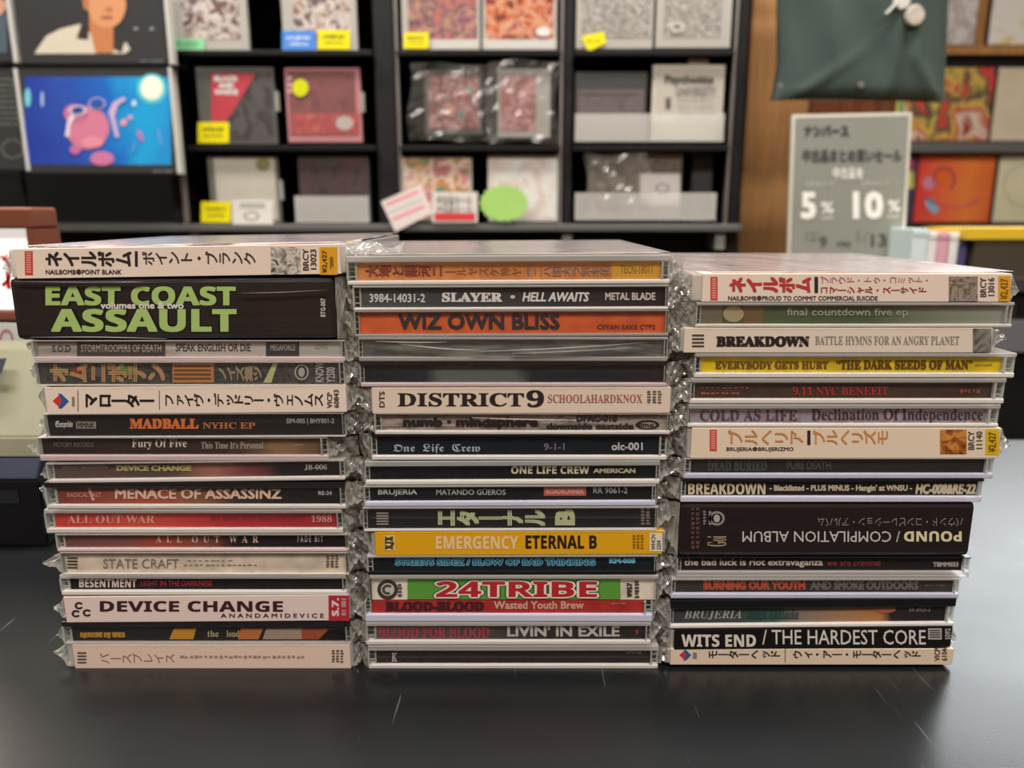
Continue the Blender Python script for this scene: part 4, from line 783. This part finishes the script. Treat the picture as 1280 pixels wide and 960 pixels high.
def q(c, f):
    poly(c, f, [(43, 67), (58, 45), (76, 36), (100, 30), (110, 36), (118, 48), (143, 60), (158, 53), (163, 62), (156, 67)], '#cfc8b4', 1, 'printed_shirt')
    poly(c, f, [(96, 48), (102, 30), (112, 34), (110, 50)], '#3c3230', 2, 'printed_collar'); poly(c, f, [(140, 60), (142, 44), (156, 52), (152, 66)], '#3c3834', 2, 'printed_collar')
    poly(c, f, [(112, 34), (112, 8), (142, 8), (142, 66), (120, 66)], '#c07c50', 3, 'printed_neck')
    ell(c, f, 134, 6, 24, 30, '#d09468', 4, name='printed_face'); ell(c, f, 108, 2, 4, 11, '#b87850', 5, name='printed_ear')
    ell(c, f, 134, 22, 8, 2, '#9c5c4c', 5, name='printed_mouth'); ell(c, f, 137, 12, 5, 3, '#b07450', 5, name='printed_nose')
    ell(c, f, 130, -26, 27, 16, '#1c1818', 6, name='printed_hair')
    for x in (170, 190): ell(c, f, x, 36, 3, 1.5, '#9aa0a8', 2)
    dashes(c, f, 176, 75, 204, 77, '#8a8c90', 1, 7)
panel('photo panel of a person in white shirt, above the blue concert panel', 20, -38, 207, 80, None, q)
def q(c, f):
    rect(c, f, 31, 96, 214, 206, grad([(0, '#2a3c98'), (.35, '#3450a8'), (.6, '#2868c0'), (.8, '#28a0d8'), (1, '#2c90d0')], -.13, .13, noise=.5, nscale=14), 1, 'printed_photo')
    ell(c, f, 190, 111, 19, 19, '#58c8d0', 2); ell(c, f, 190, 110, 14, 15, '#f0f0e0', 3)
    ell(c, f, 35, 122, 4, 12, '#70c8d0', 2); ell(c, f, 53, 124, 2, 10, '#a0b8e0', 2)
    ell(c, f, 110, 160, 27, 27, '#d07c98', 4, -25, name='printed_face'); ell(c, f, 95, 143, 15, 12, '#c87898', 4, 20, name='printed_face')
    ell(c, f, 128, 198, 15, 9, '#c878a0', 4, name='printed_neck'); ell(c, f, 116, 178, 14, 7, '#e090a0', 5, name='printed_chin')
    ring(c, f, 98, 138, 11, 6.5, '#d8c8e0', .7, 6, 'printed_goggles'); ring(c, f, 122, 130, 11, 8, '#a8a8d8', .8, 6, 'printed_goggles')
    ell(c, f, 98, 138, 7.5, 4.2, '#30488c', 7, -12, name='printed_lens'); ell(c, f, 122, 131, 7, 5.5, '#3458a8', 7, name='printed_lens')
    poly(c, f, [(82, 170), (86, 148), (92, 142), (95, 146), (89, 156), (87, 172)], '#e0d8e0', 6, 'printed_strap')
    ell(c, f, 95, 187, 7, 6, '#c070a0', 5, name='printed_shape')
    poly(c, f, [(136, 140), (142, 128), (156, 121), (158, 125), (148, 132), (144, 146), (150, 172), (145, 172), (139, 150)], '#c8b0d8', 6, 'printed_mic')
    ell(c, f, 168, 129, 3, 4, '#c0e0f0', 4); ell(c, f, 155, 153, 4, 5, '#d8a0b0', 4, 40); ell(c, f, 163, 147, 3, 3, '#d8a0c0', 4); ell(c, f, 176, 170, 3, 8, '#b878b0', 4, -25); ell(c, f, 200, 172, 2, 12, '#5c9ce0', 4, -12); ell(c, f, 168, 184, 2, 9, '#4c98d8', 4, 20)
    dashes(c, f, 192, 213, 216, 215, '#a0a4a8', 1, 6)
panel('blue and pink concert photo panel of a singer in goggles', 30, 84, 216, 217, None, q)
def q(c, f):
    for i in range(9): dashes(c, f, 2 - 60, 98 + i * 7, 24, 100 + i * 7, '#8a8c84', 1, 14, seed=i)
    ring(c, f, 16, 186, 14, 12, '#7a7c74', .9, 2)
panel('dark grey panel of small text lines at the left edge', -120, 85, 25, 213, None, q)
def q(c, f): ell(c, f, -6, 8, 14, 12, '#c89880', 2); rect(c, f, -60, 18, 9, 66, '#50606c', 1, 'printed_photo')
panel('slate photo panel cut by the upper left corner of the view', -120, -38, 10, 78, None, q)
rk = thing('panel_rack', P(120, 226, YP + .02), 'thin black wire ledges that carry the photo panels', 'rack')
for v in (80.6, 219): pbox('ledge', blk, rk, -120, v, 226, v + 1.5, YP - .002, .03)
for u in (-120, 12, 219): 
    ob = pbox('rail', slv if u > 200 else blk2, rk, u, -40, u + 3, 276, YP + .03, .006)

# ================================================================ WOOD PILLAR, SHIRT, SIGN
def wood(color, sc_=(2, 2, 14), v=.35):
    return mat(color, .5, .3, var=v, vscale=8, stretch=(14, 14, 1.2), bump=.1, bscale=30)
YW = 1.42
pl = box('wooden_pillar', wood('#a07448', v=.15), None, xat(932, YW), xat(1010, YW), YW, YW + .12, -.88, CEIL, .003)
pl.location = (0, 0, 0); tag(pl, 'tan wooden pillar between the black shelf and the hanging garment', 'pillar')
wr = thing('wooden_rack', (xat(1055, YW), YW + .01, -.88), 'dark brown wooden rack behind the grey sale sign', 'rack')
wo = wr.location
box('upright', wood('#5c3420'), wr, xat(1095, YW) - wo.x, xat(1122, YW) - wo.x, 0, .1, 0, P(640, 124, YW).z + .88)
box('cross_board', wood('#6c3c24'), wr, xat(1011, YW) - wo.x, xat(1094.5, YW) - wo.x, 0.0, .1, P(640, 330, YW).z + .88, P(640, 124, YW).z + .88)
box('lower_board', wood('#4c3020'), wr, xat(1011, YW) - wo.x, xat(1094.5, YW) - wo.x, .01, .1, 0, P(640, 331, YW).z + .88)
# hanging shirt
YT = 1.28
t = thing('hanging_shirt', P(1075, 125, YT), 'dark green-grey folded shirt with round badge hanging above the sign', 'shirt')
def shirt_mesh(side):
    bm = bmesh.new(); NU, NV = 44, 30; g = []
    for j in range(NV + 1):
        rr = []
        for i in range(NU + 1):
            a, b = i / NU, j / NV
            ul = 964 + 10 * min(1, b * 4) ** .5; ur = 1181 + 6 * b
            bulge = 2 * math.sin(a * 3.1)
            v = 124 + 3 * a - bulge * (1 - b) - 190 * b
            u = ul + (ur - ul) * a
            fold = .010 * math.exp(-((a - .62 - .08 * b) / .05) ** 2) + .008 * math.exp(-((a - .36 + .1 * b) / .06) ** 2) * (1 - b)
            fold += .009 * math.exp(-((a - (.78 + .5 * max(0, .25 - b))) / .04) ** 2) + .006 * math.exp(-((a - .1 - 1.2 * b) / .05) ** 2) * max(0, 1 - 2.5 * b)
            fold += .005 * math.sin(a * 17 + b * 6) * .4 + .006 * math.exp(-(b / .05) ** 2)
            edge = .02 * (1 - (2 * a - 1) ** 8) * (1 - (1 - b) ** 30)
            w = P(u, v, YT) - t.location
            w.y = -side * 0 + (-(edge + fold) if side else .012)
            rr.append(bm.verts.new(w))
        g.append(rr)
    for j in range(NV):
        for i in range(NU): bm.faces.new((g[j][i], g[j][i + 1], g[j + 1][i + 1], g[j + 1][i]) if side else (g[j][i], g[j + 1][i], g[j + 1][i + 1], g[j][i + 1]))
    for f_ in bm.faces: f_.smooth = True
    return bm
cloth = mat('#424f4b', .85, .2, bump=.3, bscale=500, var=.08, vscale=12)
done('front_panel', shirt_mesh(1), cloth, t); done('back_panel', shirt_mesh(0), cloth, t)
f = frame_at(YT - .034, t.location)
def disc(name, u, v, ru, m, parent, dy=0):
    bm = bmesh.new(); bmesh.ops.create_cone(bm, cap_ends=True, segments=20, radius1=ru, radius2=ru * .85, depth=.004, matrix=Matrix.Rotation(math.pi / 2, 4, 'X'))
    return done(name, bm, m, parent, f(u, v, 0) + Vector((0, dy, 0)))
disc('badge', 1144, 19, .0155, mat('#b8b0a4', .4, var=.2, vscale=150), t)
disc('badge', 1128, 1, .013, mat('#c8c8c0', .4), t)
disc('hem_stud', 978, 106, .004, slv, t, .01); disc('hem_stud', 1079, 105, .005, slv, t, .008)
bm = bmesh.new(); a_, b_ = f(1107, 18, 0), f(1122, 3, 0)
bmesh.ops.create_cone(bm, cap_ends=True, segments=8, radius1=.003, radius2=.003, depth=(b_ - a_).length, matrix=Matrix.Translation((a_ + b_) / 2) @ (b_ - a_).to_track_quat('Z', 'Y').to_matrix().to_4x4()); done('pin', bm, slv, t)
box('hanger', blk, t, -.14, .14, 0.002, .008, .25, .26)
# sale sign
YG = 1.22
so_ = P(1062, 313, YG)
t = thing('sale_sign', so_, 'grey acrylic sale sign with large white 5 and 10 percent', 'sign')
f0 = frame_at(YG, so_)
def fs(u, v, layer=0):   # the sign stands turned a little clockwise
    return f0(u, v, layer)
def quad_slab(name, pts, m, dy, th):
    bm = bmesh.new(); a = [bm.verts.new(fs(u, v) + Vector((0, dy, 0))) for u, v in pts]; b = [bm.verts.new(fs(u, v) + Vector((0, dy + th, 0))) for u, v in pts]
    bm.faces.new(a); bm.faces.new(b[::-1]); n = len(pts)
    for i in range(n): bm.faces.new((a[i], b[i], b[(i + 1) % n], a[(i + 1) % n]))
    bmesh.ops.recalc_face_normals(bm, faces=bm.faces)
    return done(name, bm, m, t)
quad_slab('acrylic_frame', [(985, 330), (1130, 330), (1141, 140), (991, 143)], mat('#d4d4c8', .2, .5), .002, .006)
face = quad_slab('printed_sheet', [(988, 330), (1126, 330), (1136.5, 144), (995, 147)], mat('#8c8f86', .35, .4, var=.05, vscale=6), .0004, .0014)
text(face, 'ナンバース', fs, (1005, 156, 1061, 171), '#3c3c3c', 'n', 0, .05, 1)
text(face, '中古品まとめ買いセール', fs, (1003, 186, 1127, 203), '#4c4c4a', 'n', 0, .04, 1)
text(face, '中古品を', fs, (1041, 209, 1079, 224), '#e0e0d8', 'n', 0, .04, 1)
text(face, '3点以上で', fs, (1007, 227, 1042, 233), '#d0d0c8', 'n', 0, 0, 1); text(face, '5点以上で', fs, (1076, 226, 1111, 232), '#d0d0c8', 'n', 0, 0, 1)
text(face, '5', fs, (1001, 240, 1020, 274), '#f0f0e8', 'b', 0, .02, 1); text(face, '10', fs, (1066, 239, 1104, 274), '#f0f0e8', 'b', 0, .02, 1)
text(face, '%', fs, (1026, 252, 1042, 267), '#e8e8e0', 'b', 0, 0, 1); text(face, '%', fs, (1110, 250, 1125, 265), '#e8e8e0', 'b', 0, 0, 1)
text(face, 'OFF', fs, (1026, 270, 1042, 275), '#d8d8d0', 'b', 0, 0, 1); text(face, 'OFF', fs, (1109, 268, 1124, 273), '#d8d8d0', 'b', 0, 0, 1)
text(face, '12/', fs, (1008, 289, 1023, 301), '#74746e', 'n', 0, 0, 1); text(face, '9', fs, (1024, 295, 1034, 309), '#5c5c58', 'n', 0, .02, 1); text(face, 'FRI', fs, (1047, 302, 1063, 308), '#54544f', 'b', 0, 0, 1)
text(face, '1/', fs, (1072, 288, 1085, 302), '#74746e', 'n', 0, 0, 1); text(face, '13', fs, (1089, 292, 1108, 308), '#4c4c48', 'n', 0, .02, 1)
quad_slab('foot', [(985, 340), (1130, 340), (1130, 330), (985, 330)], mat('#d4d4c8', .2, .5), .0, .06)
# low black cabinet that carries sign, box and small goods
YC = 1.12
zt = P(1060, 341, YG).z
lc = thing('low_cabinet', (xat(1160, YC, 400), YC, -.88), 'low black cabinet behind the right end of the counter', 'cabinet')
lo = lc.location
box('top', mat('#3c3a3a', .4), lc, xat(940, YC, 400) - lo.x, 1.1 - lo.x, 0, .2, zt + .86, zt + .8798, .001)
box('body', mat('#101012', .5), lc, xat(945, YC, 400) - lo.x, 1.095 - lo.x, .01, .195, 0, zt + .8598)
box('drawer_rail', mat('#68686a', .4), lc, xat(945, YC, 400) - lo.x, 1.095 - lo.x, .0, .0095, P(1270, 440, YC).z + .88, P(1270, 401, YC).z + .88)
# dark brown box right
t = thing('storage_box', P(1290, 341, YC + .02), 'dark brown storage box with yellow strip behind the top right cases', 'box'); t.location.z = zt
to = t.location
box('body', mat('#40382c', .6), t, xat(1216, YC + .02, 330) - to.x, 1.08 - to.x, 0, .12, .0002, P(1250, 299, YC + .02).z - to.z)
box('yellow_strip', mat('#d8b428', .5), t, xat(1207, YC + .02, 290) - to.x, 1.08 - to.x, -.002, .122, P(1250, 299, YC + .02).z - to.z, P(1250, 285, YC + .02).z - to.z)
# small goods between sign and box
for (lab, u0, v0, u1, v1, c_) in (('pale blue small pack standing beside the sale sign', 1141, 286, 1160, 342, '#ccdcdc'), ('white small pack between the pale blue and pink packs', 1161, 290, 1172, 342, '#e0dcd8'), ('pink small pack behind the top right case', 1173, 290, 1186, 342, '#d8a0b0'), ('white thin pack left of the violet one', 1188, 291, 1199, 342, '#e0e0dc'), ('violet small pack touching the brown box', 1201, 300, 1210, 342, '#544c78')):
    YY = YC + .03; b = P((u0 + u1) / 2, v1, YY); b.z = zt + .0002; t = thing('small_pack', b, lab, 'pack', 'small packs on the low cabinet')
    hh = P(640, v0, YY).z - zt
    box('carton', mat(c_, .5), t, xat(u0, YY, 300) - b.x, xat(u1, YY, 300) - b.x, 0, .09, 0, hh, .001); box('flap', mat(c_, .35), t, xat(u0, YY, 300) - b.x + .001, xat(u1, YY, 300) - b.x - .001, -.001, 0, hh * .86, hh * .97)

# ================================================================ RECORD SHELVES FAR RIGHT
YR = 2.9
rs = thing('record_rack', (xat(1300, YR), YR, -.88), 'far wooden record rack with sleeves facing out', 'rack')
ro = rs.location
def zr(v): return P(1200, v, YR).z + .88
xa, xb = xat(1110, YR), xat(1500, YR)
box('back_board', mat('#2a2420', .6), rs, xa - ro.x, xb - ro.x, .2, .22, 0, zr(-40))
box('shelf_board', wood('#b0804c'), rs, xa - ro.x, xb - ro.x, 0, .2, zr(68), zr(57), .001)
box('shelf_board', mat('#141414', .5), rs, xa - ro.x, xb - ro.x, .03, .2, zr(82), zr(68.2), .001)
box('shelf_board', mat('#6c6c6a', .4), rs, xa - ro.x, xb - ro.x, -.03, .2, zr(191), zr(178), .001)
box('shelf_board', mat('#34302c', .4), rs, xa - ro.x, xb - ro.x, -.03, .2, zr(286), zr(279.5), .001)
box('shelf_board', wood('#b0804c'), rs, xa - ro.x, xb - ro.x, 0, .2, zr(-40), zr(-52), .001)
box('lower_front', mat('#1c1a1a', .5), rs, xa - ro.x, xb - ro.x, -.0, .02, 0, zr(286.5))
for u in (1230, 1330): box('divider', wood('#a87848'), rs, xat(u - 5, YR, 10) - ro.x, xat(u + 5, YR, 10) - ro.x, .0, .195, zr(56.8), zr(-40))
for u in (1112, 1499): box('side_panel', wood('#a87848'), rs, xat(u - 6, YR) - ro.x, xat(u, YR) - ro.x, 0, .2, 0, zr(-52))
reds = ['#c83840', '#e85848', '#4c5048', '#e0c060', '#c83c40', '#e8d8c0', '#a02c30']
def sleeve(label, u0, v0, u1, v1, m, extra=None):
    b = P((u0 + u1) / 2, v1, YR + .01); t = thing('record_sleeve', b, label, 'record', 'record sleeves in the far rack')
    s = pbox('sleeve', mat('#3a3430', .5), t, u0, v0, u1, v1, YR + .011, .006, .001); c = pbox('front_print', m, t, u0 + .5, v0 + .5, u1 - .5, v1 - .5, YR + .01, .001)
    if extra: extra(c, frame_at(YR + .01, b))
sleeve('record with busy red and yellow flower picture beside the garment', 1130, 84, 1240, 176, art(reds, 9, 41))
sleeve('beige record cut by the right edge, upper of the pair', 1243, 84, 1352, 176, mat('#e0d4b8', .4, var=.08, vscale=10))
def q(c, f):
    ring(c, f, 1180, 224, 14, 16, '#a05048', .8, 2, 'printed_shape', -60, 200); ell(c, f, 1165, 257, 6, 11, '#8cc0e0', 2, -35); ell(c, f, 1161, 229, 8, 8, '#d88ca8', 2); ring(c, f, 1192, 240, 38, 20, '#d84878', .9, 2, 'printed_shape', 190, 330); ell(c, f, 1180, 222, 6, 7, '#e87028', 3)
sleeve('orange-red record with swirling pink and blue shapes', 1145, 193, 1241, 278, grad([(0, '#e04c44'), (.4, '#f07848'), (.6, '#f08c44'), (1, '#e0643c')], -.15, .15, noise=.5, nscale=8), q)
sleeve('pale cream record cut by the right edge, lower of the pair', 1245, 193, 1352, 278, mat('#e6e0be', .4, var=.08, vscale=10), lambda c, f: ring(c, f, 1280, 232, 26, 26, '#a8a084', .96, 2, 'printed_line'))
def q(c, f): rect(c, f, 1124, 214, 1142, 236, '#d8d060', 2); rect(c, f, 1124, 196, 1142, 210, '#b84858', 2)
sleeve('narrow violet record edge with a yellow patch between sign and orange record', 1124, 195, 1143, 279, mat('#504868', .4), q)
sleeve('clear-wrapped white record top shelf beside the garment', 1180, -36, 1223, 56, art(['#c0c4bc', '#e0e0dc', '#b8a8a8', '#d8dcd4'], 20, 42))
sleeve('yellow and white record on the top shelf at the right edge', 1240, -36, 1322, 56, art(['#e0c870', '#f0ece0', '#f0ece8', '#d8c080'], 8, 43))
sleeve('small yellow and green record corner just under the garment', 1098, 126, 1129, 176, mat('#d8d870', .4), lambda c, f: rect(c, f, 1124, 127, 1129, 175, '#70a868', 2))

# ================================================================ LEFT: FRAMED SIGN STAND, TERMINAL
YL = .53
def gp(u, v, Y, org): return P(u, v, Y) - org
b = P(0, 405, YL); t = thing('framed_sign', Vector((b.x - .02, YL, 0)), 'brown framed white sign with red lettering at the left edge', 'sign')
to = t.location
def lx(u, v=330): return P(u, v, YL).x - to.x
def lz(v): return P(20, v, YL).z
bm = bmesh.new()
xl = lx(-140); xr = lx(48)
bm_box(bm, xl, xr, 0, .03, lz(286), lz(259), .002); bm_box(bm, xl, xr, 0, .03, lz(402), lz(388), .002); bm_box(bm, lx(38), xr, 0, .03, lz(388), lz(286)); bm_box(bm, xl, xl + .012, 0, .03, lz(388), lz(286))
done('frame', bm, mat('#7c4634', .45, .4, coat=.2), t)
m = bpy.data.materials.new('emissive_white_panel'); m.use_nodes = True; e = m.node_tree.nodes['Principled BSDF']; e.inputs['Base Color'].default_value = (.9, .9, .88, 1); e.inputs['Emission Color'].default_value = (1, .98, .92, 1); e.inputs['Emission Strength'].default_value = .55  # white sign face, some emission set in its material
pn = box('white_panel', m, t, xl + .01, lx(38.3), .006, .02, lz(389), lz(285))
fL = lambda u, v, layer=1: P(u, v, YL) - to + Vector((0, .006 - layer * .0002, 0))
ring(pn, fL, -6, 340, 14, 20, '#c82c28', .72, 2, 'lettering', -80, 80); poly(pn, fL, [(2, 362), (8, 362), (4, 340), (0, 340)], '#c82c28', 2, 'lettering'); dashes(pn, fL, -30, 318, 10, 324, '#e0a098', 2, 8)
box('post', mat('#3c3634', .5), t, xl * .5 - .01, xl * .5 + .01, .012, .024, .0061, lz(400))
box('base', mat('#3c3634', .5), t, xl * .5 - .05, xl * .5 + .05, -.01, .05, 0.0002, .006, .001)
# terminal: khaki body on a black base
YK = .42
t = thing('card_terminal', Vector((P(10, 650, YK).x, YK, 0)), 'khaki and black payment terminal standing left of the left stack', 'terminal')
to = t.location
kx = P(52, 620, YK).x - to.x
def kz(v, Y=YK): return P(20, v, Y).z
def wedge(name, m, prof, x0, x1, bev=.001):
    bm = bmesh.new(); a = [bm.verts.new((x0, y, z)) for y, z in prof]; b2 = [bm.verts.new((x1, y, z)) for y, z in prof]; n = len(prof)
    bm.faces.new(a); bm.faces.new(b2[::-1])
    for i in range(n): bm.faces.new((a[i], a[(i + 1) % n], b2[(i + 1) % n], b2[i]))
    bmesh.ops.recalc_face_normals(bm, faces=bm.faces)
    if bev: bmesh.ops.bevel(bm, geom=list(bm.edges), offset=bev, segments=2, affect='EDGES')
    return done(name, bm, m, t)
zb = kz(600)
wedge('base', mat('#101114', .35, .5), [(0, .0004), (.075, .0004), (.075, zb + .008), (0.0, zb)], -.2, kx)
wedge('navy_band', mat('#1c2438', .4, .5), [(.0005, zb + .0002), (.07, zb + .0084), (.07, kz(584) + .006), (.006, kz(580))], -.2, kx - .002, .0005)
body = wedge('body', mat('#77765f', .5, .4, var=.05), [(.01, kz(580) + .0004), (.075, kz(582) + .007), (.075, kz(452)), (.055, kz(458)), (.014, kz(555))], -.2, kx - .004)
fK = lambda u, v, layer=1: P(u, v, YK) - to + Vector((0, -layer * .0002, 0))
fl = box('label_plate', mat('#24262a', .4), t, P(-20, 620, YK).x - to.x, P(24, 620, YK).x - to.x, -.0004, 0, kz(629), kz(613))
text(fl, 'EDC-SCN', fK, (-22, 616, 21, 626), '#9a9c98', 'n', 0, .02, 3)
ob = wedge('screen_bar', mat('#3c4258', .3, .5), [(.025, kz(478)), (.033, kz(478) - .002), (.040, kz(464)), (.0325, kz(462))], -.19, kx - .035, .0004)
# papers standing behind the terminal
t = thing('paper_leaflet', Vector((P(10, 430, .505).x, .505, 0.0)), 'white leaflet with a round pink print leaning behind the terminal', 'leaflet')
to = t.location; bm = bmesh.new(); a = [P(u, v, .505) - to for u, v in ((-90, 560), (42, 560), (52, 405), (-90, 402))]
a[0].z = a[1].z = .0005
A = [bm.verts.new(q_) for q_ in a]; B = [bm.verts.new(q_ + Vector((0, .001, 0))) for q_ in a]; bm.faces.new(A); bm.faces.new(B[::-1])
for i in range(4): bm.faces.new((A[i], B[i], B[(i + 1) % 4], A[(i + 1) % 4]))
bmesh.ops.recalc_face_normals(bm, faces=bm.faces)
ob = done('sheet', bm, mat('#c8ccc8', .5), t)
fP = lambda u, v, layer=1: P(u, v, .505) - to + Vector((0, -layer * .0002, 0))
ring(ob, fP, 8, 425, 9, 14, '#b07880', .7, 1, 'round_print')
flush_text()
